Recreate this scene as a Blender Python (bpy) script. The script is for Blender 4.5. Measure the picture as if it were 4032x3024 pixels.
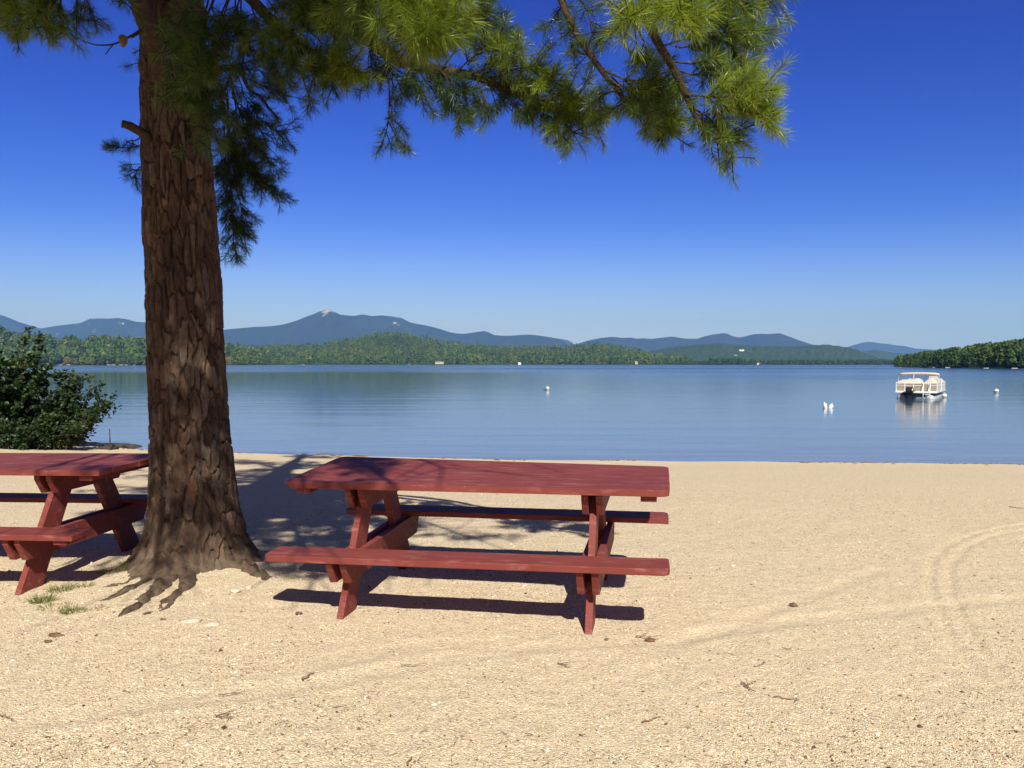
import bpy, bmesh, math, random
import numpy as np
from mathutils import Vector, Matrix

for o in list(bpy.data.objects):
    bpy.data.objects.remove(o, do_unlink=True)
scene = bpy.context.scene
COL = scene.collection
rng = np.random.default_rng(11)
random.seed(11)
R = math.radians

# ------------------------------------------------------------------ camera
CAM_H = 1.42
FPX = 3170.0                       # focal length in pixels of the 4032-wide photograph
PITCH = math.atan((1512 - 1432.5) / FPX)
cam_d = bpy.data.cameras.new("camera")
cam = bpy.data.objects.new("camera", cam_d)
COL.objects.link(cam)
cam.location = (0, 0, CAM_H)
cam.rotation_euler = (R(90) - PITCH, 0, 0)
cam_d.sensor_fit = 'HORIZONTAL'
cam_d.sensor_width = 36.0
cam_d.lens = 36.0 * FPX / 4032
cam_d.clip_start = 0.05
cam_d.clip_end = 60000
scene.camera = cam

# ------------------------------------------------------------------ sun and sky
SUN_EL, SUN_AZ = R(42.5), R(170)    # azimuth clockwise from +Y: behind the camera, a little to the right
sun_dir = Vector((math.sin(SUN_AZ) * math.cos(SUN_EL), math.cos(SUN_AZ) * math.cos(SUN_EL), math.sin(SUN_EL)))
sd = bpy.data.lights.new("sun", 'SUN')
sd.energy = 4.6
sd.angle = R(0.53)
sd.color = (1.0, 0.955, 0.87)
sun = bpy.data.objects.new("sun", sd)
COL.objects.link(sun)
sun.rotation_euler = sun_dir.to_track_quat('Z', 'Y').to_euler()
sun.location = (5, -20, 30)

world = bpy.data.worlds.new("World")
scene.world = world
world.use_nodes = True
wn, wl = world.node_tree.nodes, world.node_tree.links
wn.clear()
w_out = wn.new('ShaderNodeOutputWorld')
w_bg = wn.new('ShaderNodeBackground')
w_bg.inputs[1].default_value = 0.1
sky = wn.new('ShaderNodeTexSky')
sky.sky_type = 'NISHITA'
sky.sun_disc = False
sky.sun_elevation = SUN_EL
sky.sun_rotation = SUN_AZ
sky.altitude = 100
sky.air_density = 1.0
sky.dust_density = 0.0
sky.ozone_density = 2.0
w_s1 = wn.new('ShaderNodeVectorMath'); w_s1.operation = 'SCALE'; w_s1.inputs['Scale'].default_value = 0.13
w_sep = wn.new('ShaderNodeSeparateXYZ'); w_cmb = wn.new('ShaderNodeCombineXYZ')
wl.new(sky.outputs[0], w_s1.inputs[0]); wl.new(w_s1.outputs[0], w_sep.inputs[0])
for k_, (ex, am) in enumerate(((2.6, 4.8), (2.0, 3.2), (1.4, 6.3))):     # deepen the blue of the clear sky
    pw = wn.new('ShaderNodeMath'); pw.operation = 'POWER'; pw.inputs[1].default_value = ex
    ml = wn.new('ShaderNodeMath'); ml.operation = 'MULTIPLY'; ml.inputs[1].default_value = am
    wl.new(w_sep.outputs[k_], pw.inputs[0]); wl.new(pw.outputs[0], ml.inputs[0]); wl.new(ml.outputs[0], w_cmb.inputs[k_])
w_s2 = w_cmb
# zenith dimmed and tinted on purpose, to darken and neutralise the shade
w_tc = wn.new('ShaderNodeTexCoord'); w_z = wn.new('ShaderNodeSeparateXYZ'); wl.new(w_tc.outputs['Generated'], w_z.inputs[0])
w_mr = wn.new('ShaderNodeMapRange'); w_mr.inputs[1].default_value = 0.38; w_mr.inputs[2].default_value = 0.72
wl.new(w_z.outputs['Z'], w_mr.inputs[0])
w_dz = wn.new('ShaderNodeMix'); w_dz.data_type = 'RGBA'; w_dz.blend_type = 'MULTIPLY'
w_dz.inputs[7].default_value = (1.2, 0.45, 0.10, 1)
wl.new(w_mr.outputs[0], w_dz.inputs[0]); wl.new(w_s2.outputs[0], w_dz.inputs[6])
# pale band above the horizon
w_m2 = wn.new('ShaderNodeMapRange'); w_m2.inputs[1].default_value = 0.0; w_m2.inputs[2].default_value = 0.17; w_m2.inputs[3].default_value = 0.95; w_m2.inputs[4].default_value = 0.0
wl.new(w_z.outputs['Z'], w_m2.inputs[0])
w_p = wn.new('ShaderNodeMath'); w_p.operation = 'POWER'; w_p.inputs[1].default_value = 1.5; wl.new(w_m2.outputs[0], w_p.inputs[0])
w_hz = wn.new('ShaderNodeMix'); w_hz.data_type = 'RGBA'; w_hz.inputs[7].default_value = (2.2, 3.5, 6.4, 1)
wl.new(w_p.outputs[0], w_hz.inputs[0]); wl.new(w_dz.outputs[2], w_hz.inputs[6])
# warm-white glow added behind the viewer to take blue out of the shade
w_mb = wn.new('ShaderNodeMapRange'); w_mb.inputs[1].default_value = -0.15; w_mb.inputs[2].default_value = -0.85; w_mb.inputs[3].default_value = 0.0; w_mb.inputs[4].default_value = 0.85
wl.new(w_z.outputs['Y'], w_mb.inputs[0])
w_glow = wn.new('ShaderNodeMix'); w_glow.data_type = 'RGBA'; w_glow.inputs[7].default_value = (1.9, 1.42, 0.90, 1)
wl.new(w_mb.outputs[0], w_glow.inputs[0]); wl.new(w_hz.outputs[2], w_glow.inputs[6])
wl.new(w_glow.outputs[2], w_bg.inputs[0])

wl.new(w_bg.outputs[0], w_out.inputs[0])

vs = scene.view_settings
vs.view_transform = 'Standard'
vs.look = 'None'
vs.gamma = 1.0
vs.use_curve_mapping = False
vs.exposure = 0.68

cy = scene.cycles
cy.max_bounces = 8
cy.diffuse_bounces = 3
cy.transparent_max_bounces = 16
cy.volume_bounces = 0
cy.use_denoising = True
cy.sample_clamp_indirect = 4.0

# ------------------------------------------------------------------ helpers
def tag(o, label=None, cat=None, group=None, kind=None):
    if label: o['label'] = label
    if cat: o['category'] = cat
    if group: o['group'] = group
    if kind: o['kind'] = kind
    return o

def empty(name, loc=(0, 0, 0), rz=0.0):
    o = bpy.data.objects.new(name, None)
    o.empty_display_size = 0.2
    COL.objects.link(o)
    o.location = loc
    o.rotation_euler = (0, 0, rz)
    return o

def mesh_np(name, V, faces, mat, parent=None, smooth=False, attrs=None):
    """faces: list of int arrays (n,3) / (n,4); attrs: name -> per-vertex floats"""
    me = bpy.data.meshes.new(name)
    V = np.asarray(V, dtype=np.float32)
    faces = [np.asarray(f, dtype=np.int32) for f in faces if len(f)]
    me.vertices.add(len(V))
    me.vertices.foreach_set('co', V.ravel())
    loops = np.concatenate([f.ravel() for f in faces])
    counts = np.concatenate([np.full(len(f), f.shape[1], np.int32) for f in faces])
    starts = np.concatenate([[0], np.cumsum(counts)[:-1]]).astype(np.int32)
    me.loops.add(len(loops))
    me.loops.foreach_set('vertex_index', loops)
    me.polygons.add(len(counts))
    me.polygons.foreach_set('loop_start', starts)
    me.polygons.foreach_set('use_smooth', np.full(len(counts), bool(smooth)))
    if attrs:
        for k, a in attrs.items():
            at_ = me.attributes.new(k, 'FLOAT', 'POINT')
            at_.data.foreach_set('value', np.asarray(a, np.float32))
    me.update(calc_edges=True)
    me.validate()
    if mat: me.materials.append(mat)
    o = bpy.data.objects.new(name, me)
    COL.objects.link(o)
    if parent: o.parent = parent
    return o

class MB:
    """collects shapes, then links them as ONE mesh object"""
    def __init__(s): s.V = []; s.T = []; s.Q = []; s.n = 0; s.A = []
    def add(s, V, T=None, Q=None, a=0.0):
        V = np.asarray(V, float).reshape(-1, 3)
        if T is not None and len(T): s.T.append(np.asarray(T, int) + s.n)
        if Q is not None and len(Q): s.Q.append(np.asarray(Q, int) + s.n)
        s.V.append(V); s.n += len(V)
        s.A.append(np.broadcast_to(np.asarray(a, float), (len(V),)))
        return s
    def box(s, c, size, M=None, a=0.0):
        x, y, z = [d / 2 for d in size]
        P = np.array([(-x,-y,-z),(x,-y,-z),(x,y,-z),(-x,y,-z),(-x,-y,z),(x,-y,z),(x,y,z),(-x,y,z)])
        if M is not None: P = P @ np.array(M.to_3x3()).T
        return s.add(P + np.array(c), None, [(3,2,1,0),(4,5,6,7),(0,1,5,4),(1,2,6,5),(2,3,7,6),(3,0,4,7)], a)
    def prism(s, pts, lo, hi, axis='z'):
        """outline extruded along an axis: z -> pts are (x,y); x -> pts are (y,z); y -> pts are (x,z)"""
        n = len(pts); P = []
        for t in (lo, hi):
            for p, q in pts:
                P.append({'z': (p, q, t), 'x': (t, p, q), 'y': (p, t, q)}[axis])
        P = np.array(P)
        c0, c1 = P[:n].mean(0), P[n:].mean(0)
        V = np.vstack([P, [c0], [c1]])
        T = []; Q = []
        for i in range(n):
            j = (i + 1) % n
            T += [(2*n, j, i), (2*n+1, n+i, n+j)]
            Q.append((i, j, n+j, n+i))
        T = np.array(T); Q = np.array(Q)
        area = sum(pts[i][0]*pts[(i+1) % n][1] - pts[(i+1) % n][0]*pts[i][1] for i in range(n))
        if (area < 0) != (axis == 'y'):
            T = T[:, ::-1]; Q = Q[:, ::-1]
        return s.add(V, T, Q)
    def tube(s, P, r, seg=6, caps=True, a=0.0):
        P = np.asarray(P, float); n = len(P)
        r = np.broadcast_to(np.asarray(r, float), (n,))
        Tn = np.gradient(P, axis=0); Tn /= np.linalg.norm(Tn, axis=1)[:, None] + 1e-12
        ref = np.array([0, 0, 1.0]) if abs(Tn[0, 2]) < 0.9 else np.array([1.0, 0, 0])
        U = np.cross(Tn[0], ref); U /= np.linalg.norm(U)
        ang = np.linspace(0, 2*np.pi, seg, endpoint=False)
        V = []
        for i in range(n):
            U = U - Tn[i] * (U @ Tn[i]); U /= np.linalg.norm(U) + 1e-12
            W = np.cross(Tn[i], U)
            V.append(P[i] + r[i] * (np.cos(ang)[:, None]*U + np.sin(ang)[:, None]*W))
        V = np.vstack(V)
        i = np.arange(n-1)[:, None]*seg; j = np.arange(seg)[None, :]; k = (j+1) % seg
        Q = np.stack([i+j, i+k, i+seg+k, i+seg+j], -1).reshape(-1, 4)
        T = []
        if caps:
            V = np.vstack([V, P[0], P[-1]])
            for q in range(seg):
                T.append((n*seg, (q+1) % seg, q)); T.append((n*seg+1, (n-1)*seg+q, (n-1)*seg+(q+1) % seg))
        return s.add(V, T, Q, a)
    def lathe(s, prof, seg=16, c=(0, 0, 0), M=None):
        """prof: list of (r, z)"""
        prof = np.asarray(prof, float); n = len(prof)
        ang = np.linspace(0, 2*np.pi, seg, endpoint=False)
        V = np.stack([prof[:, 0][:, None]*np.cos(ang), prof[:, 0][:, None]*np.sin(ang), np.repeat(prof[:, 1][:, None], seg, 1)], -1).reshape(-1, 3)
        if M is not None: V = V @ np.array(M.to_3x3()).T
        i = np.arange(n-1)[:, None]*seg; j = np.arange(seg)[None, :]; k = (j+1) % seg
        Q = np.stack([i+j, i+k, i+seg+k, i+seg+j], -1).reshape(-1, 4)
        return s.add(V + np.array(c), None, Q)
    def build(s, name, mat, parent=None, smooth=False, attr=None, bevel=0):
        V = np.vstack(s.V)
        F = []
        if s.T: F.append(np.vstack(s.T))
        if s.Q: F.append(np.vstack(s.Q))
        o = mesh_np(name, V, F, mat, parent, smooth, {attr: np.concatenate(s.A)} if attr else None)
        if bevel:
            m = o.modifiers.new('bevel', 'BEVEL'); m.width = bevel; m.segments = 2; m.limit_method = 'ANGLE'; m.angle_limit = R(40)
        return o

# --- where a point of the 2212-wide view lies, at a depth (metres ahead) or on the ground
S_V = 4032 / 2212
def ray(vx, vy):
    a = (vx*S_V - 2016) / FPX; b = (1512 - vy*S_V) / FPX
    d = np.array([a, math.cos(PITCH) + b*math.sin(PITCH), -math.sin(PITCH) + b*math.cos(PITCH)])
    return d / d[1]
def at(vx, vy, d): return np.array([0, 0, CAM_H]) + ray(vx, vy)*d
def on_ground(vx, vy):
    d = ray(vx, vy); t = 1.0
    for _ in range(40):
        p = np.array([0, 0, CAM_H]) + d*t
        g = float(ground_z(np.array([p[0]]), np.array([p[1]]))[0])
        t += (p[2]-g) / (-d[2]) * 0.8
    return np.array([0, 0, CAM_H]) + d*t
def on_lake(vx, vy):
    d = ray(vx, vy)
    return np.array([0, 0, CAM_H]) + d*((LAKE_Z-CAM_H)/d[2])

# --- numpy noise
def _h(ix, iy, iz, seed):
    h = (ix.astype(np.int64)*374761393 + iy.astype(np.int64)*668265263 + iz.astype(np.int64)*2147483647 + seed*1274126177) & 0xffffffff
    h = ((h ^ (h >> 13)) * 1274126177) & 0xffffffff
    h = ((h ^ (h >> 16)) * 2246822519) & 0xffffffff
    return ((h ^ (h >> 15)) & 0xffffff) / float(0xffffff)
def vnoise(x, y, z=None, seed=0):
    x = np.asarray(x, float); y = np.asarray(y, float)
    z = np.zeros_like(x) if z is None else np.asarray(z, float)
    ix, iy, iz = np.floor(x), np.floor(y), np.floor(z)
    fx, fy, fz = x-ix, y-iy, z-iz
    fx, fy, fz = [f*f*(3-2*f) for f in (fx, fy, fz)]
    r = 0
    for a in (0, 1):
        for b in (0, 1):
            for c in ((0, 1) if np.any(fz) else (0,)):
                w = (fx if a else 1-fx)*(fy if b else 1-fy)*(fz if c else 1-fz)
                r = r + w*_h(ix+a, iy+b, iz+c, seed)
    return r*2-1
def fbm(x, y, z=None, seed=0, oct=4, gain=0.5):
    r = 0; amp = 1; f = 1
    for k in range(oct):
        r = r + amp*vnoise(x*f, y*f, None if z is None else z*f, seed+k*17); amp *= gain; f *= 2.03
    return r
def worley(x, y, seed=0, px=None):
    """F1, F2 and a random value per cell; px = period in x (cells)"""
    ix, iy = np.floor(x), np.floor(y)
    F1 = np.full(x.shape, 9.0); F2 = F1.copy(); ID = np.zeros(x.shape)
    for a in (-1, 0, 1):
        for b in (-1, 0, 1):
            cx, cy_ = ix+a, iy+b
            hx = cx % px if px else cx
            jx = cx + 0.5 + 0.8*(_h(hx, cy_, hx*0, seed)-0.5); jy = cy_ + 0.5 + 0.8*(_h(hx, cy_, hx*0, seed+1)-0.5)
            d = np.hypot(x-jx, y-jy); v = _h(hx, cy_, hx*0, seed+2)
            n = d < F1
            F2 = np.where(n, F1, np.minimum(F2, d)); ID = np.where(n, v, ID); F1 = np.where(n, d, F1)
    return F1, F2, ID
def sstep(a, b, x):
    t = np.clip((x-a)/(b-a), 0, 1); return t*t*(3-2*t)

# --- node material helper
class Mat:
    def __init__(s, name):
        s.m = bpy.data.materials.new(name); s.m.use_nodes = True
        s.n = s.m.node_tree.nodes; s.l = s.m.node_tree.links
        s.b = s.n['Principled BSDF']; s.out = s.n['Material Output']
    def new(s, t, **kw):
        nd = s.n.new('ShaderNode'+t)
        for k, v in kw.items():
            if k in nd.inputs: nd.inputs[k].default_value = v
            else: setattr(nd, k, v)
        return nd
    def link(s, a, b): s.l.new(a, b)
    def coords(s, scale=(1, 1, 1), rot=(0, 0, 0)):
        tc = s.new('TexCoord'); mp = s.new('Mapping')
        mp.inputs['Scale'].default_value = scale; mp.inputs['Rotation'].default_value = rot
        s.link(tc.outputs['Object'], mp.inputs['Vector']); return mp.outputs[0]
    def noise(s, vec, scale, detail=4, rough=0.55, dist=0.0):
        nd = s.new('TexNoise'); nd.inputs['Scale'].default_value = scale; nd.inputs['Detail'].default_value = detail
        nd.inputs['Roughness'].default_value = rough; nd.inputs['Distortion'].default_value = dist
        if vec is not None: s.link(vec, nd.inputs['Vector'])
        return nd.outputs['Fac']
    def ramp(s, fac, stops, interp='LINEAR'):
        nd = s.new('ValToRGB'); cr = nd.color_ramp; cr.interpolation = interp
        while len(cr.elements) < len(stops): cr.elements.new(0.5)
        for e, (p, c) in zip(cr.elements, stops):
            e.position = p; e.color = (*c, 1) if len(c) == 3 else c
        s.link(fac, nd.inputs['Fac']); return nd.outputs['Color']
    def mix(s, fac, a, b, mode='MIX'):
        nd = s.new('Mix'); nd.data_type = 'RGBA'; nd.blend_type = mode
        for src, idx in ((fac, 0), (a, 6), (b, 7)):
            if isinstance(src, (int, float)): nd.inputs[idx].default_value = src
            elif isinstance(src, tuple): nd.inputs[idx].default_value = (*src, 1) if len(src) == 3 else src
            else: s.link(src, nd.inputs[idx])
        return nd.outputs[2]
    def math(s, op, a, b=0.0, c=None):
        nd = s.new('Math'); nd.operation = op
        for i, src in enumerate((a, b, c)):
            if src is None: continue
            if isinstance(src, (int, float)): nd.inputs[i].default_value = src
            else: s.link(src, nd.inputs[i])
        return nd.outputs[0]
    def attr(s, name):
        nd = s.new('Attribute'); nd.attribute_name = name; return nd.outputs['Fac']
    def bump(s, h, strength=0.5, dist=0.01, normal=None):
        nd = s.new('Bump'); nd.inputs['Strength'].default_value = strength; nd.inputs['Distance'].default_value = dist
        s.link(h, nd.inputs['Height'])
        if normal is not None: s.link(normal, nd.inputs['Normal'])
        s.link(nd.outputs[0], s.b.inputs['Normal']); return nd.outputs[0]
    def base(s, c):
        if isinstance(c, tuple): s.b.inputs['Base Color'].default_value = (*c, 1)
        else: s.link(c, s.b.inputs['Base Color'])
        return s
    def rough(s, v): 
        if isinstance(v, (int, float)): s.b.inputs['Roughness'].default_value = v
        else: s.link(v, s.b.inputs['Roughness'])
        return s
    def spec(s, v): s.b.inputs['Specular IOR Level'].default_value = v; return s

def simple(name, c, rough=0.6, spec=0.4, var=0.25, scale=8.0):
    m = Mat(name); v = m.coords()
    n = m.noise(v, scale, 5)
    lo = tuple(x*(1-var) for x in c); hi = tuple(min(1, x*(1+var)) for x in c)
    m.base(m.ramp(n, [(0.3, lo), (0.7, hi)])).rough(rough).spec(spec)
    return m.m
# ------------------------------------------------------------------ materials
LAKE_Z = -0.70
def m_sand():
    m = Mat('sand'); v = m.coords()
    big = m.noise(v, 0.9, 4); med = m.noise(v, 14, 5)
    c = m.ramp(big, [(0.3, (0.57, 0.455, 0.305)), (0.7, (0.65, 0.53, 0.365))])
    c = m.mix(0.5, c, m.ramp(med, [(0.35, (0.47, 0.35, 0.225)), (0.5, (0.62, 0.49, 0.335)), (0.72, (0.74, 0.61, 0.43))]))
    vo = m.new('TexVoronoi'); vo.inputs['Scale'].default_value = 150; m.link(v, vo.inputs['Vector'])
    sep = m.new('SeparateColor'); m.link(vo.outputs['Color'], sep.inputs[0])
    gr = m.ramp(sep.outputs[0], [(0.0, (0.10, 0.070, 0.045)), (0.05, (0.20, 0.14, 0.09)), (0.14, (0.38, 0.28, 0.185)), (0.32, (0.58, 0.45, 0.30)), (0.72, (0.67, 0.545, 0.38)), (0.88, (0.84, 0.73, 0.56)), (1.0, (0.90, 0.83, 0.70))])
    c = m.mix(0.72, c, gr)
    fine = m.noise(v, 420, 2)
    c = m.mix(0.35, c, m.ramp(fine, [(0.3, (0.36, 0.26, 0.165)), (0.65, (0.80, 0.66, 0.47))]))
    m.base(c).rough(0.9).spec(0.15)
    h = m.math('ADD', m.math('MULTIPLY', vo.outputs['Distance'], -0.5), m.math('MULTIPLY', med, 1.2))
    h = m.math('ADD', h, m.math('MULTIPLY', m.noise(v, 60, 4), 0.7))
    m.bump(h, 0.75, 0.014)
    return m.m
def m_water():
    m = Mat('lake_water'); tc = m.new('TexCoord'); sp = m.new('SeparateXYZ'); m.link(tc.outputs['Object'], sp.inputs[0])
    y = sp.outputs['Y']
    v1 = m.coords((0.004, 0.016, 1)); band = m.noise(v1, 1.0, 3, 0.5)
    v1b = m.coords((0.0015, 0.010, 1)); band2 = m.noise(v1b, 1.0, 4, 0.6)
    far = m.new('MapRange'); far.inputs[1].default_value = 170; far.inputs[2].default_value = 330; m.link(y, far.inputs[0])
    stripes = m.ramp(band2, [(0.40, (0.25,)*3), (0.55, (1.0,)*3)])
    farm = m.math('MULTIPLY', far.outputs[0], stripes)
    # a lightly ruffled tongue in the middle distance on the right
    x = sp.outputs['X']
    xr = m.new('MapRange'); xr.inputs[1].default_value = -4; xr.inputs[2].default_value = 45; m.link(x, xr.inputs[0])
    yr = m.new('MapRange'); yr.inputs[1].default_value = 46; yr.inputs[2].default_value = 75; m.link(y, yr.inputs[0])
    tong = m.math('MULTIPLY', m.math('MULTIPLY', xr.outputs[0], yr.outputs[0]), m.ramp(band, [(0.3, (0.2,)*3), (0.6, (1.0,)*3)]))
    mask = m.math('MAXIMUM', farm, m.math('MULTIPLY', tong, 0.7))
    calm = m.new('MapRange'); calm.inputs[1].default_value = 12; calm.inputs[2].default_value = -30; m.link(x, calm.inputs[0])
    yc = m.new('MapRange'); yc.inputs[1].default_value = 30; yc.inputs[2].default_value = 60; m.link(y, yc.inputs[0])
    rg = m.math('ADD', m.math('MULTIPLY', mask, 0.17), m.math('SUBTRACT', 0.105, m.math('MULTIPLY', m.math('MULTIPLY', calm.outputs[0], yc.outputs[0]), 0.045)))
    m.rough(rg)
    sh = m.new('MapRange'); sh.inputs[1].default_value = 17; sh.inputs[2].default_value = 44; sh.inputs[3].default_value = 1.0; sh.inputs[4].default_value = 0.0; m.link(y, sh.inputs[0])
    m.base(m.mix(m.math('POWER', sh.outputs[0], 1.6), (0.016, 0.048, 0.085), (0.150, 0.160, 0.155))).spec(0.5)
    m.b.inputs['IOR'].default_value = 1.333
    w1 = m.noise(m.coords((0.55, 2.2, 1)), 1.0, 3, 0.5, 0.4)
    w2 = m.noise(m.coords((0.10, 0.50, 1)), 1.0, 3, 0.5, 0.2)
    h = m.math('ADD', m.math('MULTIPLY', w1, 0.0035), m.math('MULTIPLY', w2, 0.022))
    m.bump(h, 1.0, 1.0)
    return m.m
def m_bark():
    m = Mat('pine_bark'); v = m.coords((1, 1, 0.35)); pl = m.attr('plate'); hi = m.attr('relief')
    c = m.ramp(pl, [(0.0, (0.046, 0.028, 0.021)), (0.3, (0.074, 0.045, 0.032)), (0.55, (0.110, 0.067, 0.045)), (0.75, (0.120, 0.094, 0.077)), (0.92, (0.165, 0.082, 0.045)), (1.0, (0.21, 0.165, 0.13))])
    n = m.noise(v, 26, 6, 0.65)
    c = m.mix(0.75, c, m.ramp(n, [(0.3, (0.35,)*3), (0.5, (0.9,)*3), (0.72, (1.5, 1.45, 1.4))]), 'MULTIPLY')
    c = m.mix(m.ramp(hi, [(0.04, (0.95,)*3), (0.46, (0,)*3)]), c, (0.022, 0.013, 0.009))
    low = m.attr('dusty')
    c = m.mix(m.math('MULTIPLY', low, m.ramp(m.noise(m.coords(), 18, 5), [(0.35, (0.05,)*3), (0.65, (0.85,)*3)])), c, (0.155, 0.120, 0.083))
    m.base(c).rough(0.85).spec(0.2)
    fl = m.noise(m.coords((1, 1, 0.5)), 70, 6, 0.7)
    m.bump(m.math('ADD', fl, n), 0.8, 0.012)
    return m.m
def m_limb():
    m = Mat('limb_bark'); v = m.coords()
    n = m.noise(v, 22, 6, 0.65)
    m.base(m.ramp(n, [(0.3, (0.026, 0.018, 0.013)), (0.5, (0.058, 0.038, 0.025)), (0.7, (0.105, 0.064, 0.040))])).rough(0.85).spec(0.2)
    m.bump(m.noise(v, 60, 6, 0.7), 0.8, 0.02)
    return m.m
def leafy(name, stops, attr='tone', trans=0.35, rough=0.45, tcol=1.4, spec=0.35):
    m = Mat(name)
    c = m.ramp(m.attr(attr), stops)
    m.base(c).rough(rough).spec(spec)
    tr = m.new('BsdfTranslucent'); m.link(m.mix(1.0, c, (tcol, tcol, tcol*0.6), 'MULTIPLY'), tr.inputs[0])
    mx = m.new('MixShader'); mx.inputs[0].default_value = trans
    m.link(m.b.outputs[0], mx.inputs[1]); m.link(tr.outputs[0], mx.inputs[2]); m.link(mx.outputs[0], m.out.inputs[0])
    return m.m
def m_paint():
    m = Mat('red_paint'); v = m.coords((1, 1, 1)); vg = m.coords((2.5, 70, 70))
    big = m.noise(v, 3.0, 4); gr = m.noise(vg, 2.2, 5, 0.6)
    c = m.ramp(big, [(0.3, (0.160, 0.032, 0.026)), (0.7, (0.202, 0.049, 0.042))])
    c = m.mix(0.22, c, m.ramp(gr, [(0.35, (0.125, 0.025, 0.020)), (0.65, (0.215, 0.057, 0.048))]))
    sc = m.noise(m.coords((1.6, 7, 7)), 3.0, 6, 0.7)
    c = m.mix(m.ramp(sc, [(0.54, (0,)*3), (0.70, (0.5,)*3)]), c, (0.40, 0.17, 0.15))
    ch = m.noise(m.coords((2.5, 9, 9)), 9.0, 3, 0.5)
    c = m.mix(m.ramp(ch, [(0.735, (0,)*3), (0.755, (0.8,)*3)]), c, (0.52, 0.36, 0.30))
    m.base(c).rough(m.math('ADD', m.math('MULTIPLY', big, 0.2), 0.50)).spec(0.16)
    m.bump(m.math('ADD', gr, m.math('MULTIPLY', m.noise(v, 40, 4), 0.3)), 0.15, 0.002)
    return m.m
def m_hill(name, cols, rock=False, scale=0.02):
    m = Mat(name); v = m.coords()
    n = m.noise(v, scale, 8, 0.7)
    c = m.ramp(n, [(0.3, cols[0]), (0.55, cols[1]), (0.75, cols[2])])
    if rock:
        r = m.noise(m.coords((1, 1, 1.6)), 0.006, 8, 0.72)
        am = m.math('ADD', r, m.math('MULTIPLY', m.attr('rock'), 0.30))
        c = m.mix(m.ramp(am, [(0.725, (0,)*3), (0.775, (1,)*3)]), c, (0.46, 0.40, 0.36))
    m.base(c).rough(0.9).spec(0.1)
    m.bump(m.noise(v, scale*4, 6, 0.75), 1.0, 14.0)
    return m.m

SAND = m_sand(); WATER = m_water(); BARK = m_bark(); LIMB = m_limb(); PAINT = m_paint()
NEEDLE = leafy('pine_needles', [(0.0, (0.026, 0.056, 0.024)), (0.35, (0.060, 0.105, 0.022)), (0.7, (0.150, 0.215, 0.024)), (1.0, (0.27, 0.335, 0.035))], trans=0.36, rough=0.36, spec=0.5)  # tone carries light too: dark teal for shaded sprays, yellow-green for sunlit ones
LEAF = leafy('shrub_leaves', [(0.0, (0.014, 0.028, 0.010)), (0.5, (0.026, 0.052, 0.013)), (0.85, (0.06, 0.088, 0.016)), (1.0, (0.14, 0.12, 0.022))], trans=0.25)
FARLEAF = leafy('woodland_foliage', [(0.0, (0.022, 0.048, 0.015)), (0.3, (0.046, 0.092, 0.022)), (0.6, (0.092, 0.148, 0.028)), (0.85, (0.155, 0.190, 0.034)), (0.95, (0.25, 0.205, 0.042)), (1.0, (0.18, 0.105, 0.04))], trans=0.2, rough=0.7, tcol=1.2, spec=0.15)
GRASS = leafy('beach_grass', [(0.0, (0.10, 0.14, 0.03)), (0.6, (0.20, 0.22, 0.07)), (1.0, (0.36, 0.29, 0.14))], trans=0.3)
DEAD = simple('dead_wood', (0.20, 0.13, 0.085), 0.85, 0.2, 0.4, 30)
CHIP = simple('bark_chip', (0.15, 0.085, 0.055), 0.85, 0.2, 0.45, 60)
GREYW = simple('weathered_stem', (0.055, 0.045, 0.035), 0.9, 0.2, 0.4, 25)
STONE = simple('pale_stone', (0.50, 0.42, 0.33), 0.85, 0.2, 0.15, 25)
ROCK = simple('dark_rock', (0.045, 0.038, 0.032), 0.9, 0.2, 0.4, 4)
WHITE = simple('white_plastic', (0.74, 0.75, 0.76), 0.4, 0.4, 0.03, 10)
CREAM = simple('cream_vinyl', (0.52, 0.47, 0.40), 0.6, 0.3, 0.08, 4)
BEIGE = simple('beige_panel', (0.29, 0.25, 0.20), 0.5, 0.4, 0.06, 3)
ALU = simple('aluminium', (0.40, 0.41, 0.43), 0.35, 0.6, 0.08, 5); 
BLACK = simple('black_cowling', (0.012, 0.013, 0.016), 0.35, 0.5, 0.2, 6)
DARKBLUE = simple('navy_trim', (0.02, 0.035, 0.08), 0.5, 0.4, 0.1, 5)
HOUSEW = simple('white_siding', (0.78, 0.77, 0.74), 0.7, 0.2, 0.05, 1)
HOUSEC = simple('tan_siding', (0.50, 0.40, 0.28), 0.7, 0.2, 0.08, 1)
ROOF = simple('shingle_roof', (0.16, 0.14, 0.13), 0.85, 0.2, 0.2, 2)
GLASS = simple('window_glass', (0.03, 0.04, 0.05), 0.1, 0.5, 0.1, 1)

# ------------------------------------------------------------------ the beach
def shore_y(x): return np.interp(x, [-400, -60, -20, -12, -10.2, -8.7, -6.5, 0, 10.7, 60, 400], [160, 62, 30, 22.5, 20.8, 19.5, 19.0, 17.6, 16.8, 13, -10])
def ground_z(x, y):
    x = np.asarray(x, float); y = np.asarray(y, float)
    ys = shore_y(x); t = (y-6.0)/np.maximum(ys-6.0, 1.0)
    ys = ys + 0.10*vnoise(x*0.55, x*0, None, 91) + 0.05*vnoise(x*2.1, x*0, None, 92); t = (y-6.0)/np.maximum(ys-6.0, 1.0)
    z = -0.70*np.clip(t, 0, 1)**1.35
    z = np.where(t > 1, -0.70-0.11*(y-ys), z)
    z = np.maximum(z, -2.6)
    z = z + 0.035*np.exp(-((y-ys+0.55)/0.35)**2)*(np.abs(x) < 40)
    z = z + 0.012*fbm(x*0.45, y*0.45, None, 5, 3) + 0.065*np.exp(-((x+2.25)**2+(y-5.6)**2)/0.60)
    return z
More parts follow.
